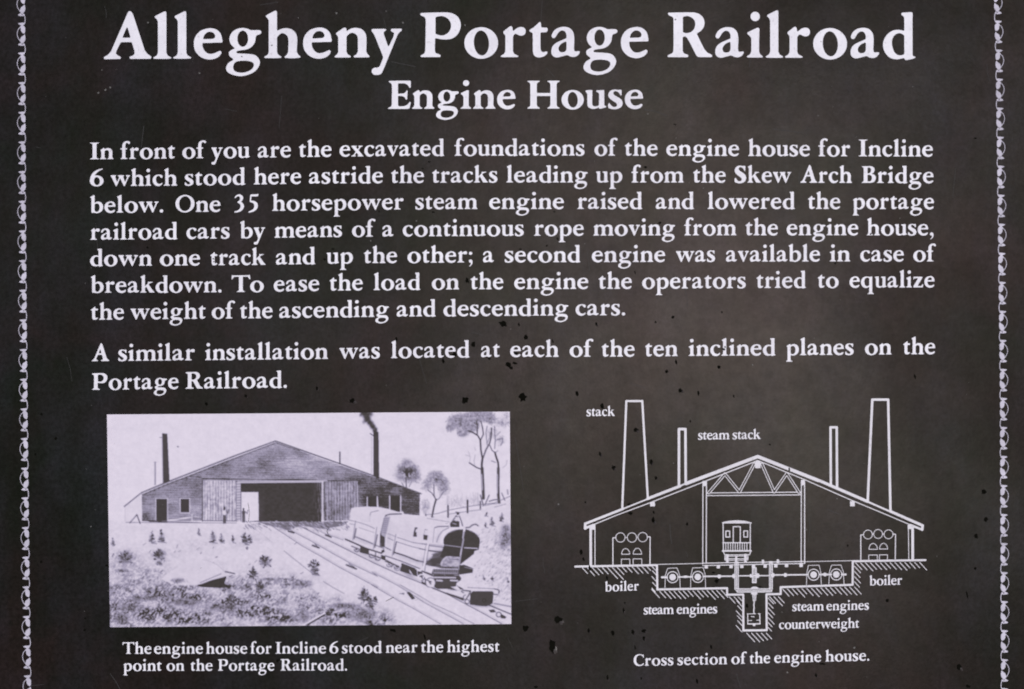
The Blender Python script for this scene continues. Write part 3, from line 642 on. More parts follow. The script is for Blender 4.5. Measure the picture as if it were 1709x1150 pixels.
def fillv(pts, val, blend=1.0):
    """val scalar or full-size array"""
    r = pc.polymask(pts)
    if r is None: return
    i0, i1, j0, j1, m = r; m = m.astype(np.float32) * blend
    vv = val[j0:j1, i0:i1] if isinstance(val, np.ndarray) else val
    pc.a[j0:j1, i0:i1] += (vv - pc.a[j0:j1, i0:i1]) * m
def ln(pts, wd, val=0.8, blend=1.0): pc.line(pts, wd, '=', val, blend)
def fl(f, wd, val, *pts): ln(fr(f, pts), wd, val)
def ff(f, val, *pts): fillv(fr(f, pts), val)
def dash(x, y, L, ang, wd, val): ln([(x, y), (x + L * math.cos(ang), y + L * math.sin(ang))], wd, val)
rr = random.Random(11)
def rnoise(deg, la, lb, seed):
    g = np.random.default_rng(seed).random((400, 700)); c, s_ = math.cos(R(deg)), math.sin(R(deg))
    U = ((XX - 176) * c + (YY - 684) * s_) / la + 150; V = (-(XX - 176) * s_ + (YY - 684) * c) / lb + 200
    U = U % 698; V = V % 398
    i = U.astype(int); j = V.astype(int); u = U - i; v = V - j; u = u*u*(3-2*u); v = v*v*(3-2*v)
    return g[j, i]*(1-u)*(1-v) + g[j, i+1]*u*(1-v) + g[j+1, i]*(1-u)*v + g[j+1, i+1]*u*v
N_g = rnoise(-52, 5.0, 1.5, 21); N_g2 = rnoise(-38, 3.2, 1.2, 22)
def soft(cx, cy, rx, ry, val, st, deg=0, nz=None, sharp=1.0, dark=False):
    c, s_ = math.cos(R(deg)), math.sin(R(deg)); dx, dy = XX - cx, YY - cy
    q = ((dx * c + dy * s_) / rx)**2 + ((-dx * s_ + dy * c) / ry)**2
    m = np.exp(-q**sharp) * st
    if nz is not None: m = m * nz
    dv = np.maximum(val - pc.a, 0) if dark else val - pc.a
    pc.a += (dv * np.clip(m, 0, 1)).astype(np.float32)
def Z(x, y): return x / 2.466 + 167, y / 2.466 + 676
# ground tone
top = np.interp(XX[0], [176, 237, 400, 480, 700, 760, 860], [868, 870, 874, 872, 862, 858, 832])[None, :]
ground = np.clip((YY - top) / 170, 0, 1)
pc.a[:] = np.where(YY > top, 0.04 + 0.03 * N_m, 0.03 * N_b)
tone = np.zeros_like(XX)
for zx, zy, rx, ry, st in ((100,640,32,16,.28),(250,620,26,10,.22),(110,760,40,26,.30),(280,770,44,14,.62),(400,790,30,10,.5),(540,815,34,16,.62),(640,852,42,12,.62),(760,880,34,9,.7),(900,862,60,14,.50),(1010,858,50,14,.62),(1130,885,30,14,.75),
        (110,838,40,12,.62),(220,858,46,13,.75),(330,880,46,12,.62),(80,890,26,14,.55),(420,870,34,14,.5),(520,745,20,9,.4),(640,745,36,12,.32),(800,730,34,9,.38),(330,720,24,9,.3),(200,700,30,14,.26),(700,800,50,12,.4),(840,800,40,10,.28),(960,800,30,8,.22),(600,560,60,16,.07),(420,580,50,16,.07)):
    cx, cy = Z(zx, zy); tone = np.maximum(tone, st * np.exp(-(((XX - cx) / rx)**2 + ((YY - cy) / ry)**2)))
tone += 0.16 * np.clip((YY - 930) / 50, 0, 1) * (XX < 500 + (YY - 960))
tone *= 0.30 + 0.85 * vnoise(13, 8, 31)
N_iso = vnoise(2.0, 1.7, 33)
gg = np.clip((N_g * 0.36 + N_g2 * 0.34 + N_iso * 0.5 + N_m * 0.2 - 0.68) * 2.6 + 0.5, 0, 1)
pc.a += np.clip(tone * (0.26 + 1.45 * gg), 0, 0.88).astype(np.float32)
edge = np.clip((XX - 795 - (YY - 870) * 0.05) / 30, 0, 1) * np.clip((YY - 872) / 30, 0, 1) * np.clip((1010 - YY) / 20, 0, 1)
pc.a += (edge * np.clip(N_g - 0.45, 0, 1) * (0.25 + 0.6 * N_b)).astype(np.float32)
for k in range(1500):
    x = rr.uniform(186, 560); y = rr.uniform(905, 1045)
    t_ = float(tone[min(pc.h - 1, int((y - PY0) * 2)), min(pc.w - 1, int((x - PX0) * 2))])
    if rr.random() > t_ * 1.5 + 0.02: continue
    a_ = R(rr.choice([-62, -50, -38, -30]) + rr.uniform(-10, 10)); L_ = rr.uniform(2, 6)
    dash(x, y, L_, a_, rr.uniform(0.7, 1.3), rr.uniform(0.5, 0.9) if rr.random() < 0.72 else 0.06)
for k in range(230):
    x = rr.uniform(790, 852); y = rr.uniform(880, 1005)
    dash(x, y, rr.uniform(1.5, 4), R(rr.choice([-50, -35]) + rr.uniform(-12, 12)), rr.uniform(0.6, 1.1), rr.uniform(0.2, 0.6))
for zx, zy in ((1660,540),(1675,560),(1670,510),(1660,575)): soft(*Z(zx, zy), 7, 7, 0.85, 0.8, 0, 0.4 + N_f)
# barn gable
siding = np.clip(0.44 + 0.20 * np.sin(YY * 2 * math.pi / 2.9 + 0.02 * XX) + 0.20 * (N_h - 0.5) + 0.20 * (N_f - 0.5) + 0.30 * (N_b - 0.5), 0.12, 0.9)
siding = siding - 0.13 * np.exp(-((XX - 500) / 55)**2 - ((YY - 770) / 22)**2) + 0.10 * np.exp(-((XX - 430) / 40)**2 - ((YY - 775) / 16)**2)
dark_r = np.clip((XX - 560) / 50, 0, 1) * 0.28 + np.clip((300 - XX) / 60, 0, 1) * 0.12
siding = siding + dark_r + 0.05
barn = fr('F1', [(380,900),(600,795)]) + [(461, 737.5)] + [(565, 774.5), (700.5, 822.6), (700, 860), (596, 872), (240, 870.5)]
fillv([(236.5, 825)] + [(274, 808.5), (461, 738), (566, 776), (632, 798.5), (700.8, 823), (700, 862), (560, 868), (237.5, 870)], siding)
fillv(fr('F1', [(220,1010),(378,885),(388,1150),(222,1150)]), 0.05)
ln(fr('F1', [(215,1008),(375,880)]), 1.8, 0.7); ln(fr('F1', [(222,1012),(222,1150)]), 0.6, 0.3)
# roof edge
ln([(236, 822.5), (274, 806.5), (395, 759.5), (460, 736), (566, 773.5), (632, 797), (703, 824)], 2.0, 0.75)
ln([(238, 826), (274, 811), (395, 763.8), (460, 739), (500, 752)], 1.1, 0.85); ln([(300, 799), (395, 761.6), (455, 739)], 1.0, 0.15)
# beam above doors
ln([(338, 799), (525, 801), (600, 805)], 1.2, 0.9); ln([(398, 804.5), (545, 803)], 3.4, 0.22); ln([(398, 803), (540, 801)], 0.8, 0.6)
ln([(328, 795), (340, 799)], 1.4, 0.8)
# left sliding door and right sliding door
planks = np.clip(0.27 + 0.14 * np.sin(XX * 2 * math.pi / 4.6) + 0.34 * (N_v - 0.5) + 0.22 * (N_m - 0.5) + 0.15 * (N_f - 0.5), 0.05, 0.8)
fillv([(338.5, 803), (394, 803), (394, 869), (338.5, 869)], planks)
ln([(338, 802), (338, 870)], 1.4, 0.85); ln([(338, 869), (394, 869.5)], 1.2, 0.75); ln([(394.5, 803), (395, 870)], 1.0, 0.8)
fillv([(395, 805), (402, 805), (402, 869), (395, 869)], 0.2)
for k in range(14): ln([(395, 808 + k * 4.5), (402, 807.5 + k * 4.5)], 0.8, 0.7)
fillv([(543, 803.5), (595, 803.5), (597, 868), (543, 869)], planks + 0.22)
ln([(596, 804), (597, 846)], 1.2, 0.12); ln([(541.5, 804), (542, 869)], 1.6, 0.8)
for k in range(26):
    x = rr.uniform(545, 594); y = rr.uniform(835, 862); dash(x, y, rr.uniform(3, 9), R(90), 0.8, rr.uniform(0.5, 0.8))
soft(556, 856, 5, 8, 0.85, 0.6); soft(572, 852, 6, 10, 0.8, 0.5)
# opening
dk = np.clip(0.90 - 0.18 * np.clip((XX - 520) / 10, 0, 1) * (N_v > 0.5) + 0.05 * (N_m - 0.5) - 0.10 * np.clip((445 - XX) / 15, 0, 1) * np.clip((YY - 815) / 20, 0, 1), 0, 1)
fillv([(402, 806), (536, 804.5), (536.5, 871), (402, 871)], dk)
ln([(538.2, 804), (538.4, 870)], 2.0, 0.06); ln([(402.5, 806), (535, 804.8)], 1.0, 0.2)
fillv(catmull([(402.5, 821, 1), (429, 821.5), (431, 824), (432, 869, 1), (403, 871, 1)]), 0.02)
# doors and windows of the barn
for f, x0, y0, x1, y1 in (('F1', 518, 930, 630, 1150), ('F1', 752, 930, 842, 1068)):
    q = fr(f, rc(x0, y0, x1, y1)); fillv(q, 0.88); ln(q + [q[0]], 1.5, 0.14)
for f, x0, y0, x1, y1 in (('F2', 1115, 800, 1195, 878), ('F3', 175, 908, 280, 1060)):
    q = fr(f, rc(x0, y0, x1, y1)); fillv(q, 0.92); ln([q[0], q[3]], 1.9, 0.08); ln([q[1], q[2]], 1.9, 0.08)
fillv(fr('F3', rc(0, 912, 50, 1010)), 0.9); ln(fr('F3', [(56, 915), (62, 1015)]), 1.8, 0.08)
# ramp, bench
fl('F1', 2.2, 0.05, (640,1143), (850,1112)); fl('F1', 1.6, 0.1, (865,1080), (865,1140)); fl('F4', 1.2, 0.75, (600,112), (900,122)); fl('F1', 1.4, 0.15, (880,1105), (950,1110)); fl('F4', 1.0, 0.6, (220,120), (1230,125)); 
ff('F4', 0.8, (375,95), (600,110), (600,120), (440,116))
# stacks and smoke
ff('F1', 0.82, (578,305), (628,310), (650,765), (588,795)); fl('F1', 1.0, 0.7, (555,345), (585,347)); fl('F1', 1.3, 0.35, (578,350), (585,780))
ff('F1', 0.45, (505,580), (520,580), (520,800), (505,805)); fl('F1', 0.8, 0.6, (500,582), (524,582))
ff('F3', 0.86, (18,285), (68,292), (74,742), (20,718)); fl('F2', 1.0, 0.3, (1150,290), (1150,610)); fl('F2', 1.6, 0.8, (1140,268), (1165,285))
ff('F2', 0.85, (882,420), (892,418), (892,525), (882,520)); 
for x, y, rx, ry, st in [(606,686,6,5,.9),(610,692,7,6,.95),(613,699,6,6,.95),(618,706,6,5,.95),(622,712,5,5,.95),(626,718,4,5,.9),(617,690,6,5,.6),(603,692,3,4,.5),(627,724,3,4,.9),(608,704,3,4,.4)]:
    soft(x, y, rx, ry, 0.92, min(1, st * 1.3), 35, 0.7 + 0.5 * N_f, 1.8)
# tree foliage helper
def foliage(cx, cy, rx, ry, n, lo=0.35, hi=0.9, sz=(0.8, 2.0)):
    soft(cx, cy, rx * 0.85, ry * 0.85, hi * 0.95, min(0.92, 0.25 + hi * 0.62) * (1 if lo > 0.3 else 0.45), 0, 0.35 + 0.75 * N_m + 0.35 * (N_f - 0.5), 1.4)
    for k in range(n):
        a = rr.uniform(0, 2 * math.pi); q = rr.random()**0.6 * rr.uniform(0.8, 1.3)
        x = cx + rx * q * math.cos(a); y = cy + ry * q * math.sin(a)
        dash(x, y, rr.uniform(1, 3), rr.uniform(0, math.pi), rr.uniform(*sz), rr.uniform(lo, hi) * max(0.3, 1 - 0.5 * q))
    for k in range(n // 7):
        a = rr.uniform(0, 2 * math.pi); q = rr.random()**0.5
        dash(cx + rx * q * math.cos(a), cy + ry * q * math.sin(a), rr.uniform(0.8, 2), rr.uniform(0, 3), 0.8, rr.uniform(0.1, 0.5))
foliage(680.5, 787, 18, 15, 340, 0.55, 1.0); soft(681, 790, 12, 10, 0.95, 0.8, 0, 0.5 + N_f); foliage(679, 772, 10, 7, 60, 0.35, 0.7); foliage(668, 795, 10, 8, 50, 0.3, 0.6); foliage(692, 796, 10, 9, 60, 0.4, 0.8)
fl('F3', 1.2, 0.7, (290,780), (310,815)); fl('F3', 1.8, 0.75, (330,740), (335,822)); fl('F3', 1.2, 0.6, (385,770), (360,820))
foliage(728, 798, 15, 11, 200, 0.45, 0.95); foliage(716, 804, 9, 6, 60, 0.35, 0.8); foliage(741, 804, 8, 7, 60, 0.4, 0.85); foliage(724, 791, 7, 5, 50, 0.4, 0.8); foliage(712, 810, 10, 9, 60, 0.3, 0.6); foliage(740, 812, 10, 14, 110, 0.35, 0.8)
fl('F3', 1.6, 0.8, (600,800), (600,900), (615,940)); fl('F3', 2.6, 0.85, (620,940), (600,1010), (580,1110)); fl('F3', 1.4, 0.75, (540,850), (580,880), (605,920)); fl('F3', 1.4, 0.7, (690,870), (650,930), (622,950))
foliage(710, 845, 8, 12, 90, 0.2, 0.6); foliage(760, 838, 22, 10, 70, 0.08, 0.35); foliage(790, 834, 14, 8, 40, 0.08, 0.3)
for k in range(26):
    x = rr.uniform(745, 800); ln([(x, rr.uniform(835, 846)), (x + rr.uniform(-1, 1), rr.uniform(818, 834))], 0.7, rr.uniform(0.12, 0.32))
# big tree pair at right
for cx, cy, rx, ry, n in [(762,703,14,12,170),(775,706,15,14,260),(788,697,16,10,240),(800,694,16,8,220),(813,695,12,9,170),(772,722,9,8,90),(783,712,12,10,150),(792,708,9,9,80),(752,712,7,8,60),(820,700,8,8,60)]:
    foliage(cx, cy, rx * 0.95, ry * 0.95, int(n * 1.3), 0.5, 1.0); foliage(cx + rr.uniform(-7, 7), cy + rr.uniform(-3, 7), rx * 0.55, ry * 0.5, n // 2, 0.4, 0.9)
foliage(838, 705, 13, 7, 70, 0.2, 0.65); foliage(846, 694, 8, 6, 30, 0.2, 0.5); foliage(822, 722, 10, 10, 60, 0.15, 0.45); foliage(836, 735, 8, 8, 30, 0.2, 0.5)
fl('T5', 3.4, 0.85, (622,1150), (612,1000), (615,900), (625,820)); fl('T5', 2.6, 0.85, (625,820), (600,680), (590,520)); fl('T5', 2.2, 0.85, (590,520), (550,450), (470,400), (400,375)); fl('T5', 2.0, 0.8, (540,430), (545,300), (530,220)); fl('T5', 1.9, 0.8, (598,515), (640,430), (625,320), (600,220))
fl('T5', 2.2, 0.8, (630,820), (680,680), (740,570), (765,470), (770,330)); fl('T5', 1.4, 0.6, (700,600), (690,500), (680,400), (700,300)); fl('T5', 1.2, 0.6, (705,560), (740,480), (750,400))
fl('T5', 2.0, 0.8, (600,985), (540,965), (490,935), (415,885)); fl('T5', 1.0, 0.4, (500,930), (490,850), (510,760)); fl('T5', 0.9, 0.35, (420,880), (430,800), (400,700)); fl('T5', 1.0, 0.3, (350,760), (420,780)); fl('T5', 0.9, 0.3, (520,690), (500,640))
fl('T5', 3.0, 0.85, (885,1150), (885,1000), (875,880), (840,780), (825,720)); fl('T5', 1.6, 0.75, (830,725), (780,690), (740,600)); fl('T5', 1.4, 0.7, (820,660), (830,520), (820,400), (820,300)); fl('T5', 1.2, 0.6, (840,720), (870,690)); fl('T5', 1.2, 0.55, (840,460), (910,390)); fl('T5', 1.6, 0.6, (850,520), (950,490), (945,560), (915,605)); fl('T5', 1.4, 0.6, (770,855), (835,880)); fl('T5', 1.0, 0.35, (950,965), (1005,920), (1020,840))
fl('F3', 5.0, 0.8, (1062,640), (1070,800), (1075,930)); fl('F3', 1.6, 0.3, (1058,700), (1066,850)); fl('F3', 4.6, 0.8, (1218,640), (1215,800), (1218,900), (1225,970)); fl('F3', 1.4, 0.25, (1210,700), (1208,880))
fl('F3', 2.0, 0.7, (1045,900), (1075,1000)); fl('F3', 1.8, 0.7, (1130,900), (1090,990)); fl('F3', 1.8, 0.6, (1250,880), (1280,950)); fl('F3', 2.2, 0.5, (1305,850), (1310,890))
# fence
for x, y0, y1, w_ in ((521,1085,1150,2.0),(735,1000,1110,2.6),(922,950,1065,3.0),(1045,960,1030,2.0)): fl('F3', w_, 0.82, (x, y0), (x, y1))
fl('F3', 1.1, 0.65, (520,1090), (640,1075), (735,1045), (920,1010), (1050,990), (1180,975), (1330,910)); fl('F3', 1.0, 0.6, (740,1082), (920,1055), (1050,1040)); fl('F3', 1.0, 0.6, (1060,1005), (1160,985), (1240,975)); fl('F3', 1.8, 0.7, (1130,958), (1175,945), (1230,940)); fl('F3', 1.0, 0.5, (1180,1015), (1290,985)); fl('F3', 1.0, 0.6, (520,1105), (600,1110))
# tracks (far = left double, near pair)
def rail(pts, wd=1.1, val=0.65):
    ln(pts, wd, val); ln([(x + 2.4, y - 1.5) for x, y in pts], 0.6, 0.35)
ff('F5', 0.62, (230,120), (1050,110), (1000,150), (820,180), (620,150), (500,190), (330,150))
for k in range(180):
    x = rr.uniform(405, 580); y = rr.uniform(868, 884); dash(x, y, rr.uniform(2, 7), R(rr.uniform(20, 50)), 1.0, rr.uniform(0.1, 0.85))
rail(fr('F5', [(330,140),(470,230),(620,330),(780,420),(950,520),(1314,715)]) + fr('F6', [(0,690),(240,830),(400,915),(630,1048)]))
rail(fr('F5', [(470,165),(700,285),(900,400),(1090,505),(1314,612)]) + fr('F6', [(0,570),(230,690),(360,770),(480,850),(840,1046)]))
ln(fr('F6', [(260,690),(420,780),(560,865),(740,945),(940,1048)]), 1.0, 0.6)
rail(fr('F5', [(600,150),(800,250),(1000,350),(1180,440),(1314,505)]) + fr('F6', [(0,480),(230,585),(420,660),(560,720),(700,780),(860,865),(1010,945),(1190,1046)]), 1.3, 0.75)
rail(fr('F5', [(690,150),(830,220),(1000,280)]), 1.0, 0.6)
ln(fr('F5', [(460,380),(560,460),(660,540),(740,600)]), 1.0, 0.55); ln(fr('F5', [(820,660),(900,710),(1010,770)]), 1.2, 0.5); ln(fr('F5', [(200,180),(350,300)]), 0.6, 0.3)
ln(fr('F6', [(560,720),(840,830)]), 2.0, 0.8); ln(fr('F6', [(1060,870),(1278,960)]), 2.0, 0.75); ln(fr('F6', [(1120,860),(1278,890)]), 2.4, 0.45)
for f, pts in (('F5', [(500,200),(550,215)]), ('F5', [(720,330),(780,352)]), ('F5', [(1030,508),(1120,545)]), ('F5', [(840,235),(890,255)])):
    q = fr(f, pts); ln(q, 2.6, 0.8); ln([(q[0][0] + 4, q[0][1] - 2), (q[1][0] - 3, q[1][1] - 3)], 1.4, 0.7)
ff('F6', 0.7, (245,770), (300,765), (300,780)); ff('F6', 0.85, (320,760), (350,755), (400,815), (370,825)); fl('F6', 1.2, 0.3, (400,832), (425,822))
ff('F6', 0.8, (1070,920), (1120,915), (1140,940), (1090,945)); fl('F6', 1.6, 0.75, *circ(1163, 962, 22)); ff('F6', 0.85, (1185,955), (1235,985), (1220,1000), (1180,995))
# train: rear car
PAP = 0.05
fillv(fr('T1', catmull([(130,600,1),(135,300),(150,200),(190,165),(400,148),(650,165),(900,230),(1000,265),(1000,700,1),(800,960,1),(60,680,1)])), PAP)
# train: front body
fillv(fr('T1', catmull([(690,300),(760,275),(900,262),(1150,280),(1438,310,1),(1438,1150,1),(1250,1130,1),(700,930,1),(620,800,1),(640,450)])), PAP)
fillv(fr('T2', [(0,300),(500,330),(750,380),(640,500),(640,1050),(0,1050)]), PAP)
fl('T1', 1.2, 0.55, (455,290), (470,240), (590,212)); fl('T1', 0.7, 0.3, (450,390), (455,290)); fl('T1', 1.9, 0.8, (620,790), (625,600), (665,430), (690,330), (710,290), (780,270), (960,265))
fillv(fr('T1', [(690,310),(780,310),(720,560),(700,650),(690,800),(625,800),(635,560)]), 0.35); fillv(fr('T1', [(628,600),(695,640),(690,800),(630,790)]), 0.82)
for k in range(8): fl('T1', 0.8, 0.65, (650 - k * 2 + 20, 340 + k * 32), (760 - k * 6, 345 + k * 32))
fl('T1', 1.0, 0.55, (120,365), (220,385), (400,440), (530,500)); fl('T1', 0.9, 0.45, (280,485), (520,565)); fl('T1', 1.0, 0.5, (130,420), (210,440))
for p in ([(225,380),(180,690)], [(565,480),(510,830)], [(870,590),(810,940)]):
    fl('T1', 1.2, 0.55, *p); fl('T1', 1.8, 0.78, (p[0][0] + 8, p[0][1] + 120), (p[1][0] + 22, p[1][1] - 30))
fl('T1', 1.1, 0.5, (740,580), (870,630)); fl('T1', 1.1, 0.6, (890,640), (1130,720), (1370,760)); fl('T1', 1.1, 0.6, (740,650), (830,690)); fl('T1', 1.1, 0.6, (880,710), (1130,790), (1350,840))
fl('T1', 2.2, 0.6, (220,630), (400,700), (500,745)); fl('T1', 2.4, 0.78, (840,880), (1000,930), (1200,1010), (1310,1035)); fl('T1', 1.6, 0.7, (700,800), (790,845))
fl('T1', 2.3, 0.85, (62,670), (200,730), (400,820), (640,895)); fl('T1', 1.4, 0.7, (530,760), (680,820)); ff('T1', 0.88, (640,850), (680,830), (690,870), (640,900)); fl('T1', 1.7, 0.7, (700,935), (950,1020), (1250,1140))
ff('T1', 0.85, (305,770), (440,835), (440,920), (290,880)); ff('T1', 0.85, (630,920), (700,940), (700,1010), (640,990)); ff('T1', 0.85, (960,1050), (1190,1140), (1100,1150), (950,1150))
fl('T1', 1.2, 0.75, (160,785), (290,830)); fl('T1', 1.2, 0.75, (450,920), (620,975)); fl('T1', 1.3, 0.75, (700,1020), (920,1110)); fl('T1', 1.4, 0.7, (215,800), (225,850)); fl('T1', 1.6, 0.75, (545,870), (550,1000))
for cx, cy, r_ in ((250,830,45),(580,960,55),(480,930,42)): fl('T1', 1.0, 0.6, *circ(cx, cy, r_)[2:16])
ff('T1', 0.82, (1175,480), (1215,482), (1208,520), (1190,530), (1200,560), (1205,630), (1145,630), (1155,560)); ff('T1', 0.05, (1190,510), (1225,505), (1215,560), (1180,560))
ff('T1', 0.85, (1320,600), (1380,610), (1370,680), (1308,680)); fl('T1', 1.2, 0.6, (1335,520), (1370,520)); fl('T1', 0.8, 0.45, (1330,520), (1320,600))
# front of train: boiler end
fl('T2', 1.0, 0.5, (0,640), (130,650), (380,680)); fl('T2', 1.6, 0.65, (150,675), (390,705)); fl('T2', 1.7, 0.65, (0,725), (110,745)); fl('T2', 2.2, 0.75, (140,755), (380,785))
fl('T2', 1.5, 0.75, (245,390), (300,372), (470,368)); fl('T2', 0.9, 0.5, (240,390), (215,630)); fl('T2', 1.1, 0.65, (275,620), (310,520), (370,440), (470,390))
fillv(fr('T2', [(390,690),(330,850),(180,900),(110,930),(100,985),(400,1050),(650,1050),(650,700)]), np.clip(0.75 + 0.3 * (N_h - 0.5), 0, 1))
fillv(fr('T2', ellipse(676, 610, 292, 198)), 0.9); fillv(fr('T2', [(400,660),(964,640),(948,740),(880,760),(870,810),(650,980),(400,900),(330,850)]), 0.9)
for k in range(26):
    y = 790 + k * 7; fl('T2', 0.7, 0.75, (360 - k * 4, y), (230 - k * 4 + rr.uniform(-30, 20), y + 10))
fillv(fr('T2', catmull([(385,640,1),(400,520),(480,450),(600,412),(720,418,1),(720,390,1),(560,385),(440,420),(350,510),(330,640,1)])), 0.0)
fl('T2', 0.8, 0.45, (480,470), (600,425), (700,415)); fl('T2', 1.5, 0.35, (410,668), (660,700)); fl('T2', 1.8, 0.2, (720,710), (930,722)); fl('T2', 0.9, 0.55, (800,440), (880,470), (940,540))
fillv(fr('T2', catmull([(350,1000),(360,920),(420,855),(500,845),(640,860,1),(640,1010,1)])), np.clip(0.33 + 0.4 * (N_m - 0.5), 0, 1)); fl('T2', 1.2, 0.75, (470,890), (620,900)); fillv(fr('T2', rc(500, 915, 630, 985)), 0.5)
fl('T2', 3.0, 0.42, (725,385), (700,600), (670,760), (640,960), (635,1090)); fl('T2', 1.0, 0.05, (705,420), (690,560)); fl('T2', 1.0, 0.9, (745,390), (715,560)); fl('T2', 1.4, 0.12, (668,730), (655,830)); fl('T2', 3.2, 0.04, (735,380), (715,440))
fl('T2', 2.0, 0.75, (745,390), (800,385), (850,345), (900,335), (940,358))
ff('T2', 0.88, (640,990), (720,985), (860,1040), (850,1110), (640,1140)); ff('T2', 0.75, (220,1050), (640,1060), (640,1150), (190,1140)); fl('T2', 1.2, 0.05, (200,1045), (600,1052)); fl('T2', 1.0, 0.3, (720,1020), (850,1050)); fl('T2', 0.9, 0.2, (230,1110), (600,1120))
fl('T2', 2.6, 0.03, (140,650), (75,1010)); fl('T2', 1.0, 0.5, (108,640), (50,1000)); fl('T2', 1.0, 0.6, (158,660), (110,940)); fl('T2', 1.2, 0.6, (100,960), (85,1080)); fl('T2', 2.0, 0.8, (40,1085), (180,1130))
ff('T2', 0.85, (62,500), (135,515), (120,590), (65,580)); fl('T2', 1.0, 0.5, (90,420), (125,425)); fl('T2', 2.0, 0.6, (0,925), (60,935))
# shading of the hull and undercarriage
def softp(f, x, y, rx, ry, val, st, deg=0): q = fr(f, [(x, y)])[0]; soft(q[0], q[1], rx, ry, val, st, deg, 0.75 + 0.5 * (N_h - 0.5), 1.0, True)
softp('T2', 330, 800, 13, 6, 0.8, 0.8, -25); softp('T2', 250, 930, 17, 4, 0.85, 0.85, 8); softp('T2', 140, 940, 8, 3, 0.7, 0.6, 10)
softp('T1', 1100, 1000, 26, 3.5, 0.5, 0.5, 17); softp('T1', 380, 720, 22, 3, 0.42, 0.5, 17); softp('T1', 1050, 560, 40, 14, 0.16, 0.6, 15); softp('T1', 350, 330, 22, 10, 0.13, 0.6, 10)
softp('T1', 760, 620, 5, 22, 0.25, 0.6, 5); softp('T2', 300, 560, 4, 14, 0.22, 0.7, 12)
fl('T2', 2.6, 0.03, (140,650), (75,1010)); fl('T2', 1.0, 0.6, (158,660), (110,940)); fillv(fr('T2', catmull([(350,1000),(360,920),(420,855),(500,845),(640,860,1),(640,1010,1)])), np.clip(0.34 + 0.4 * (N_m - 0.5), 0, 1)); fl('T2', 1.2, 0.75, (470,890), (620,900)); fl('T2', 1.1, 0.12, (355,1000), (365,920), (425,858), (500,848))
for cx, cy, r_ in ((240,832,38),(590,958,44),(490,925,40),(760,1075,38),(880,1110,34)):
    fl('T1', 1.3, 0.1, *circ(cx, cy, r_ * 0.8)); fl('T1', 1.1, 0.75, *circ(cx, cy, r_)[0:15]); fl('T1', 2.0, 0.8, (cx - 6, cy - 6), (cx + 8, cy + 6))
fl('T1', 1.2, 0.8, (160,780), (300,832)); fl('T1', 1.4, 0.8, (440,905), (630,970)); fl('T1', 1.4, 0.8, (700,1025), (920,1105))
for cx, cy, r_ in ((600,335,52),(492,262,40)):
    fl('T3', 1.6, 0.08, *circ(cx, cy, r_ * 0.72)); fl('T3', 1.3, 0.8, *circ(cx, cy, r_)[0:16]); fl('T3', 2.0, 0.8, (cx - 8, cy - 20), (cx + 14, cy + 12))
for k in range(9): fl('T3', 0.8, 0.3, (665 + k * 34, 318), (672 + k * 34, 372))
for k in range(12): fl('T3', 0.7, 0.35, (650 + k * 28, 160), (652 + k * 28, 212))
for k in range(8): fl('T3', 0.7, 0.6, (1140 + k * 34, 450), (1143 + k * 34, 600))
softp('T3', 1290, 625, 16, 2.5, 0.85, 0.8, 2); softp('T3', 330, 230, 12, 3, 0.7, 0.6, 28); softp('T3', 900, 420, 14, 2.5, 0.75, 0.7, 18); softp('T1', 900, 1130, 16, 2.5, 0.5, 0.5, 25); softp('T1', 400, 930, 16, 2.5, 0.5, 0.5, 25)
# man on the boiler
ff('T2', 0.85, (490,320), (560,270), (640,290), (640,380), (495,380)); fl('T2', 1.7, 0.8, (590,200), (560,240), (510,310)); fl('T2', 1.7, 0.75, (640,205), (675,300), (690,360)); ff('T2', 0.1, (570,225), (635,225), (630,280), (575,285)); ff('T2', 0.85, (595,150), (635,150), (632,185), (598,185)); fl('T2', 1.4, 0.8, (580,140), (645,150)); fl('T2', 1.0, 0.85, (580,205), (620,215)); fl('T2', 1.0, 0.15, (530,320), (590,335)); fl('T2', 0.9, 0.5, (120,240), (480,300)); fl('T2', 0.9, 0.5, (420,325), (450,322))
# trucks and coupling
ff('T3', 0.85, (240,80), (430,160), (440,250), (215,180)); ff('T3', 0.15, (330,150), (360,190), (390,240), (340,200))
fl('T3', 1.8, 0.8, (20,30), (200,125)); fl('T3', 1.6, 0.75, (100,130), (130,95)); fl('T3', 1.3, 0.55, *circ(180, 130, 42)[0:16]); ff('T3', 0.85, (440,180), (500,190), (520,250), (450,255))
fl('T3', 2.2, 0.8, (500,180), (650,245)); ff('T3', 0.8, (650,225), (980,235), (1010,270), (1000,300), (950,330), (940,380), (660,390), (650,300)); fl('T3', 2.0, 0.08, (660,262), (935,265)); fl('T3', 2.4, 0.12, (690,300), (760,305)); fl('T3', 2.4, 0.12, (870,300), (960,305))
fl('T3', 3.2, 0.05, *circ(610, 330, 46)); fl('T3', 1.4, 0.7, *circ(612, 330, 62)[18:30]); fl('T3', 1.8, 0.75, (530,280), (620,320)); fl('T3', 2.0, 0.75, (545,300), (540,340)); fl('T3', 2.6, 0.06, *circ(490, 260, 36)[8:24]); ff('T3', 0.8, (500,310), (560,350), (540,360), (490,330))
ff('T3', 0.85, (660,390), (860,380), (950,425), (820,410), (700,410)); ff('T3', 0.8, (940,360), (1040,410), (1000,420)); ff('T3', 0.8, (700,425), (760,440), (1040,530), (1040,555), (860,490))
fillv(fr('T3', [(720,425),(1030,440),(1000,500),(800,455)]), 0.06)
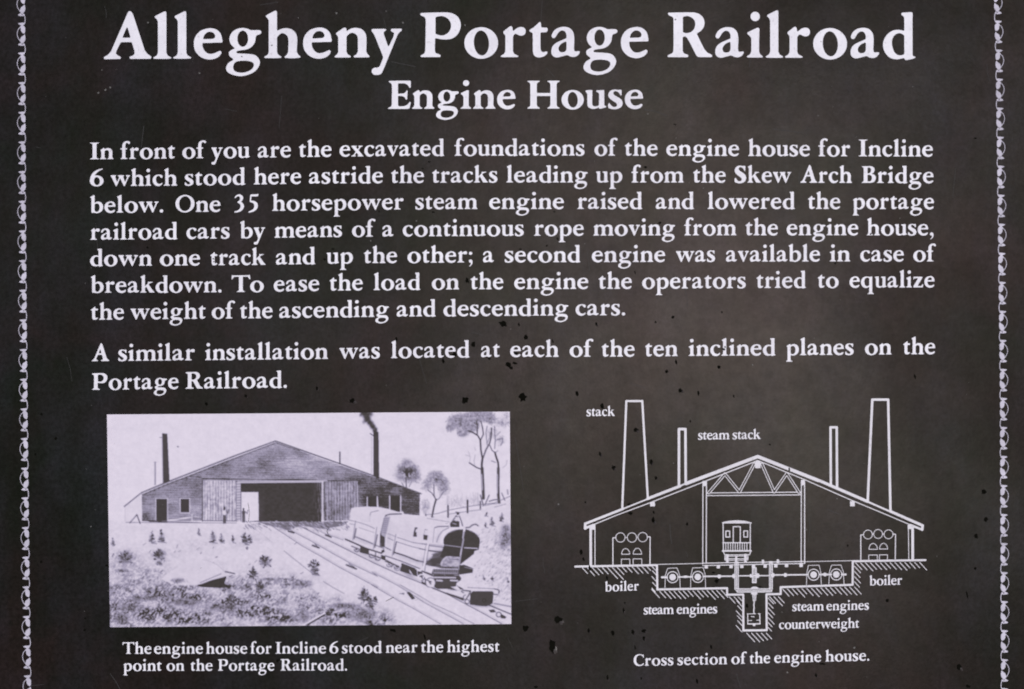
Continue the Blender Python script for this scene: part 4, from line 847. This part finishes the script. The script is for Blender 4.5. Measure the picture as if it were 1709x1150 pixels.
ff('T3', 0.86, (1125,440), (1430,440), (1415,600), (1330,635), (1120,615)); ff('T3', 0.05, (1040,415), (1470,420), (1470,438), (1160,438), (1130,470)); fl('T3', 1.5, 0.75, (1030,420), (1010,445), (1040,460)); fl('T3', 1.0, 0.6, (1090,392), (1440,410)); fl('T3', 1.8, 0.75, (1440,410), (1495,425), (1500,460), (1475,485), (1420,480)); fl('T3', 2.4, 0.1, (1420,440), (1480,470))
fl('T3', 2.0, 0.8, (1040,430), (1130,440), (1100,500), (1060,560)); fl('T3', 2.2, 0.08, (1060,450), (1100,455), (1070,520)); fl('T3', 1.4, 0.75, *circ(1085, 575, 28)); fl('T3', 1.3, 0.75, *circ(1065, 520, 30)[6:22]); fl('T3', 1.4, 1.0, *circ(1305, 560, 22))
# people by the doors
def person2(x, y, h, lite=0.08):
    ln([(x, y - h), (x, y - h * 0.88)], 2.6, 0.85); fillv([(x - 3, y - h * 0.82), (x + 3, y - h * 0.82), (x + 2.4, y - h * 0.5), (x - 2.2, y - h * 0.5)], lite)
    ln([(x - 1.2, y - h * 0.48), (x - 1, y)], 2.4, 0.8); ln([(x + 1.4, y - h * 0.48), (x + 1.6, y)], 2.2, 0.8); ln([(x + 3, y - h * 0.78), (x + 6, y - h * 0.62), (x + 7.5, y - h * 0.9)], 1.2, 0.75)
person2(374.5, 873, 26, 0.05); person2(406.5, 871, 22, 0.75)
# sawhorse, log, rock, fallen branch
fl('F4', 1.7, 0.75, (255,125), (320,50)); fl('F4', 1.7, 0.8, (320,48), (350,130)); fl('F4', 1.0, 0.5, (270,110), (300,70))
fillv(fr('F4', catmull([(880,690),(980,650),(1100,612),(1138,620),(1120,680),(1170,700),(1100,715),(920,710)])), 0.92)
rock = fr('F4', catmull([(560,640),(640,560),(780,490),(920,462),(1040,500),(1110,560),(1135,610),(1000,650),(880,690),(700,690)])); fillv(rock, 0.07, 0.92); soft(320, 950, 22, 10, 0.16, 0.5, -10, N_h); ln(rock[18:34], 0.7, 0.3); fl('F4', 1.2, 0.6, (900,670), (1090,590)); fl('F4', 2.0, 0.75, (1130,570), (1215,588))
fl('F5', 3.0, 0.04, (640,1056), (740,1000), (830,950)); fl('F5', 2.4, 0.9, (670,1058), (760,1005), (830,965))
# saplings and bushes
def sapling(x, y, h):
    lean = rr.uniform(-0.12, 0.12)
    ln([(x, y), (x + lean * h, y - h)], 0.9, 0.6)
    soft(x + lean * h * 0.3, y - h * 0.35, h * 0.2, h * 0.36, 0.85, 0.7, 0, 0.3 + N_f)
    for k in range(int(h * 0.9)):
        t = rr.random()**1.3; ww = (1 - t) * h * 0.30 + 0.8; sx = rr.choice([-1, 1]); cx = x + lean * h * t
        ln([(cx, y - h * t), (cx + sx * ww * rr.uniform(0.4, 1), y - h * t - rr.uniform(-1.2, 2.2))], rr.uniform(0.9, 2.2), rr.uniform(0.5, 0.9))
    ln([(x, y), (x + h * rr.uniform(0.2, 0.5), y + 1)], 1.4, 0.55)
for f, x, y, h in (('F4',455,310,20),('F4',550,300,20),('F4',1020,305,20),('F4',1098,305,15),('F4',1200,305,10),('F4',885,235,9),('F4',98,330,12),('F5',105,320,19),('F5',740,600,26),('F5',1180,830,24),('F5',1245,900,22),('F5',175,630,20),('F4',1170,930,28),
                   ('F6',1100,150,14),('F6',1188,110,14),('F6',1045,165,8),('F6',1048,60,6),('T3',1300,290,6),('T3',1410,300,7),('T3',1610,325,6)):
    q = fr(f, [(x, y)])[0]; sapling(q[0], q[1], h)
for f, x, y, rx, ry, n in (('F4',215,440,12,12,130),('F4',190,560,14,3,30),('F4',530,410,10,8,60),('F4',525,490,5,4,20),('F5',285,470,9,9,90),('F4',620,780,6,7,40),('F5',620,680,20,4,70),('F5',330,640,14,3,40),('F6',1235,260,8,14,90),('F4',700,650,12,4,40),('F4',1050,890,22,7,90),('F4',400,810,25,6,60),('F4',250,900,30,7,60),('F4',180,1000,14,10,60),('F4',760,850,25,8,60),('F4',1195,905,9,10,50),('F5',1180,960,24,12,130),('F5',640,980,10,10,50),('F5',1000,880,30,5,50)):
    q = fr(f, [(x, y)])[0]; foliage(q[0], q[1], rx, ry, n, 0.5, 0.95, (0.8, 1.8))
for zx, zy, r_ in ((105,625,11),(240,615,9),(680,640,9),(630,690,8),(880,660,9),(660,745,8),(1085,775,9),(1115,800,9),(600,550,9),(540,800,9)):
    bx, by = Z(zx, zy)
    for k in range(34):
        a_ = rr.uniform(math.pi * 1.05, math.pi * 1.95) if k % 3 else rr.uniform(0, 6.28); q = r_ * rr.random()**0.7
        x_, y_ = bx + q * 0.9 * math.cos(a_), by + r_ * 0.5 + q * 1.3 * math.sin(a_)
        dash(x_, y_, rr.uniform(1.5, 3.6), a_ + rr.uniform(-0.6, 0.6), rr.uniform(1.0, 2.0), rr.uniform(0.65, 0.95))
    ln([(bx - 2, by + r_ * 0.6), (bx + r_, by + r_ * 0.85)], 1.6, 0.6)
fl('F5', 1.2, 0.75, (205,650), (235,760), (280,740)); fl('F5', 1.2, 0.75, (235,740), (250,640)); fl('F5', 1.4, 0.7, (425,768), (432,772)); fl('F1', 1.6, 0.95, (727,434), (733,434))
pc.a += (0.05 * (N_f - 0.5) + 0.04 * (N_m - 0.5)).astype(np.float32); pc.a = np.clip(pc.a, 0, 1); pc.blur(1.1)
def make_print():
    nx, ny = 672, 356
    TL, TRr, BR, BL = (178.5, 691.8), (850.8, 687.0), (853.3, 1041.5), (183.6, 1046.8)
    u = np.linspace(0, 1, nx + 1)[None, :]; v = np.linspace(0, 1, ny + 1)[:, None]
    X = (TL[0]*(1-u) + TRr[0]*u)*(1-v) + (BL[0]*(1-u) + BR[0]*u)*v
    Y = (TL[1]*(1-u) + TRr[1]*u)*(1-v) + (BL[1]*(1-u) + BR[1]*u)*v
    fx = (X - PX0) / 0.5; fy = (Y - PY0) / 0.5; i = fx.astype(int); j = fy.astype(int); a, b = fx - i, fy - j
    A = pc.a; val = A[j, i]*(1-a)*(1-b) + A[j, i+1]*a*(1-b) + A[j+1, i]*(1-a)*b + A[j+1, i+1]*a*b
    n = (nx + 1) * (ny + 1)
    co = np.zeros((n, 3), np.float32); co[:, 0] = ((X - PW / 2) * S).ravel(); co[:, 1] = -0.00010; co[:, 2] = (centre_local.z + (PH / 2 - Y) * S).ravel()
    idx = np.arange(n).reshape(ny + 1, nx + 1)
    q = np.stack([idx[:-1, :-1], idx[1:, :-1], idx[1:, 1:], idx[:-1, 1:]], -1).reshape(-1, 4)
    me = bpy.data.meshes.new('engraving_print')
    me.vertices.add(n); me.vertices.foreach_set('co', co.ravel())
    me.loops.add(q.size); me.loops.foreach_set('vertex_index', q.ravel().astype(np.int32))
    me.polygons.add(len(q)); me.polygons.foreach_set('loop_start', np.arange(0, q.size, 4, dtype=np.int32))
    me.update(calc_edges=True); me.validate()
    at = me.color_attributes.new('ink', 'FLOAT_COLOR', 'POINT')
    col = np.ones((n, 4), np.float32); col[:, :3] = val.ravel()[:, None]; at.data.foreach_set('color', col.ravel())
    me.materials.append(M_PRINT)
    o = bpy.data.objects.new('engraving_print', me); scene.collection.objects.link(o); o.parent = sign
    o['label'] = 'printed engraving of a barn-like engine house with a train coming down the track'
make_print()

# ------------------------------------------------------------------ chipped enamel
def blob(cx, cy, w_, h_, seed, ang=0.0, n=11):
    r = random.Random(seed); o = []
    for k in range(n):
        a = 2 * math.pi * k / n; q = r.uniform(0.6, 1.15)
        x = w_ / 2 * q * math.cos(a); y = h_ / 2 * q * math.sin(a)
        o.append((cx + x * math.cos(ang) - y * math.sin(ang), cy + x * math.sin(ang) + y * math.cos(ang)))
    return o
CH = [(1127,32.8,3,2.4,0),(453.6,75.5,2.6,2.8,0),(403.6,94.2,2.4,2.2,0),(356,432,3,3,0),(357,437,2.4,2.6,0),(1453,390.5,3,3,0),(1207.5,583,6,4.5,0),(1210,579,3,5,0),(839.6,540.5,14,11,0),(866,541.7,3.4,7.5,0),(877.8,562.6,7,10,0),(922.5,569.6,3,6,0),(848,609,11,9,0),(859,606,11,4,0),(853,614,8,5,0),(872.6,663.5,13.5,14,0),(963,656.5,6,11,0),(1004.8,677.4,6,12,0),(995.3,540.9,4,8,1),(1094,537.4,3,5,0),(861,589.6,6,5,0),
 (1002,758,4.5,10,1),(1023.8,780.8,7,8,1),(1061,717.4,8,9,1),(1086.5,771,6,10,1),(1094.8,797.4,5,7,1),(1050,842,6,5,0),(1051.7,856.5,8,6,0),(1090.5,868.6,7,12,1),(1091,855,3,6,0),
 (931,1035,15,12,1),(877,1049,13,11,0),(922,1079,13,22,1),(982.7,1052.5,4,9,1),(1022.7,1055.8,6,9,0),(1056.5,1055,5.5,8,1),(1074.7,1052.6,9,6,1),(1074.7,1065,5,8,1),(1041,1019.5,3.6,13,1),(1014,1131,4,10,1),(1060,1080.6,3,8,0),(894.6,1146.7,7,4,0),(1043,1006,3,4,0),
 (661.7,565.8,4,9,0),(789,575,9,10,0),(739.6,602.7,6,10,0),(816.5,598,5,5,0),(529,648,5,8,1),(588,669,11,8,1),(776,668,14,12,0),(758.6,591,9,9,0),
 (1128.6,604.8,4,9,0),(1112.8,620,6,6,0),(1136,651.7,8,7,1),(1165.5,656.4,3.6,9,0),(912.7,410,3.4,3.4,0),(1123,529,5,6,0),(556,415.7,5,3,0),(541.6,433,6,3,0),(779.7,468,6,10,0),(930.6,398.5,3,5,0),(793,371,4,2.5,0),
 (1146.7,874.8,3.6,6,0),(1195.7,969.4,8,8,0),(1191,955.7,6,3,0),(1268.7,979.8,5,4,0),(1247,1011.3,5,8,0),(410.7,660.6,6,5,1),(344,674,5,6,0),(1414.8,910.7,3,4,0),(1642,821,9,9,0),(1645.7,866,8,9,0),(1629,895,7,8,0),(1480.7,1002,6,7,0),(1627.7,949,4,6,0),(1601,1113.5,9,10,1),(1615.5,1145.5,9,6,0),(1614,993,2.6,16,0),
 (93,731.7,6,5,0),(68.5,938,5,5,0),(69.4,691.5,5,4,0),(59,758.5,4,4,0),(141.4,1051.5,5,4,0),(142,1032,3.4,4,0),(178,944,6,4,0),(1200,613,6,6,0),(1527,629,4,9,0),(1224.5,661,3,6,0),(1205,521,3,4,0),(656,1052,13,5,0),(709,1063,4,10,0),(464,1103,6,5,1),
 (1187,1079.6,3.4,7,0),(1163,1136.7,4,11,0),(1362,1127.4,4,7,1),(1070,1131.7,3,5,0),(1373,1107.8,10,4,0),(984,948,5,9,0),(977,838,3,5,0),(970,922,6,10,0),(974,933,4,7,0),(1013,964,4,8,0),(1125,1000,3,6,0),(716,270,5,2.4,0),(705,281,4,2.4,0),(1077,279,6,4,0),(723,354,5,3,0),(632.5,352.6,3,3,0),(925,353,4,3,0),(343.5,285,2.6,2.6,0),(366.5,272,2.5,2.5,0),(1152,703,3,5,0),(1317,783,3,7,0),(1285,742,4,3,0),(1126.7,208,5,2.4,0),(1628,231,5,3,0),(246,413,4,4,0),(1060,455,2.4,8,0),(868.6,416,5,3,0),(1101,372,5,4,0),(1394,439,4,4,0)]
for k, (x, y, w_, h_, rim) in enumerate(CH):
    pts = blob(x, y, w_, h_, k, R(-12 if h_ > w_ else 8)); n = len(pts)
    v = [P(a, b, 0.00028) for a, b in pts] + [P(x + (a - x) * 1.06, y + (b - y) * 1.06, -0.00002) for a, b in pts]
    f = [tuple(range(n))[::-1]] + [(i, (i + 1) % n, n + (i + 1) % n, n + i) for i in range(n)]
    o = link('chip', v, f, M_CHIP)
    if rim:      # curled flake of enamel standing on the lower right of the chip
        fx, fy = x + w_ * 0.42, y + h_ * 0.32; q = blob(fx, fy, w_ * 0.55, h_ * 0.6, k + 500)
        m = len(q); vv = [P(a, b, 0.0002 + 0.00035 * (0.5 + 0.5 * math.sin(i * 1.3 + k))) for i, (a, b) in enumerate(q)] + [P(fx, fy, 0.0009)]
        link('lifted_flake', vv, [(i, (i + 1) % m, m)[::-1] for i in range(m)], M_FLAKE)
# pale specks and scratches joined as one part each
v = []; f = []
sp = [(561.6,22,4),(498,30,2.2),(672.5,38,3.4),(776,42,3.4),(247,38,3),(170,117,2.5),(1081,190,2.6),(932,841.7,3.4),(644.5,19,2),(1256,609,3),(695,368.6,3),(618.5,401.6,2.8),(1314,1122,3.4),(1426,1081,4),(1150,305,1.6),(1174,314,1.8),(333,122,2.6),(176,150,3.6),(184,146,3.4),(164,155,3.4),(1523,145,2),(1365,193,2),(141,1020,2),(152,879,2.2),(1124,773,2.2),(1397,832,2.4),(1346,884,2.4)]
for k in range(70): sp.append((rr.uniform(60, 1650), rr.uniform(5, 1145), rr.uniform(0.9, 1.8)))
for k, (x, y, d) in enumerate(sp):
    pts = blob(x, y, d, d, k + 900, 0, 7); n0 = len(v); v += [P(a, b, 0.00026 + 0.00001 * (k % 5)) for a, b in pts]; f.append(tuple(range(n0, n0 + 7))[::-1])
o = link('dust_speck', v, f, M_SPECK); o['kind'] = 'stuff'
v = []; f = []
sc_ = [[(1076,183),(1092,185),(1112,193)], [(1052,640),(1078,648)], [(1246,792),(1262,800),(1270,812)], [(1348,850),(1352,880),(1349,905)], [(640,30),(646,52)], [(905,0),(903,34)], [(1252,97),(1251,112)], [(470,160),(466,214)],
       [(60,245),(68,247)], [(1380,850),(1400,858)], [(700,600),(712,640)], [(980,420),(984,452)], [(1290,215),(1340,222)], [(1500,232),(1540,244)], [(1595,280),(1590,330)], [(240,210),(236,246)], [(860,730),(874,820)]]
for k in range(34):
    x, y = rr.uniform(60, 1650), rr.uniform(0, 1150); a_ = R(rr.choice([90, 85, 20, 160, 60]) + rr.uniform(-15, 15)); L_ = rr.uniform(8, 42)
    sc_.append([(x, y), (x + L_ * 0.5 * math.cos(a_) + rr.uniform(-2, 2), y + L_ * 0.5 * math.sin(a_)), (x + L_ * math.cos(a_), y + L_ * math.sin(a_))])
for k, pl in enumerate(sc_):
    for (xa, ya), (xb, yb) in zip(pl, pl[1:]):
        L_ = math.hypot(xb - xa, yb - ya); wd = 0.32 if k % 3 else 0.5; nx, ny = -(yb - ya) / L_ * wd, (xb - xa) / L_ * wd
        n0 = len(v); hh = 0.00006 + 0.000001 * k
        v += [P(xa + nx, ya + ny, hh), P(xa - nx, ya - ny, hh), P(xb - nx, yb - ny, hh), P(xb + nx, yb + ny, hh)]; f.append((n0, n0 + 1, n0 + 2, n0 + 3))
o = link('scratch', v, f, M_SCRATCH); o['kind'] = 'stuff'
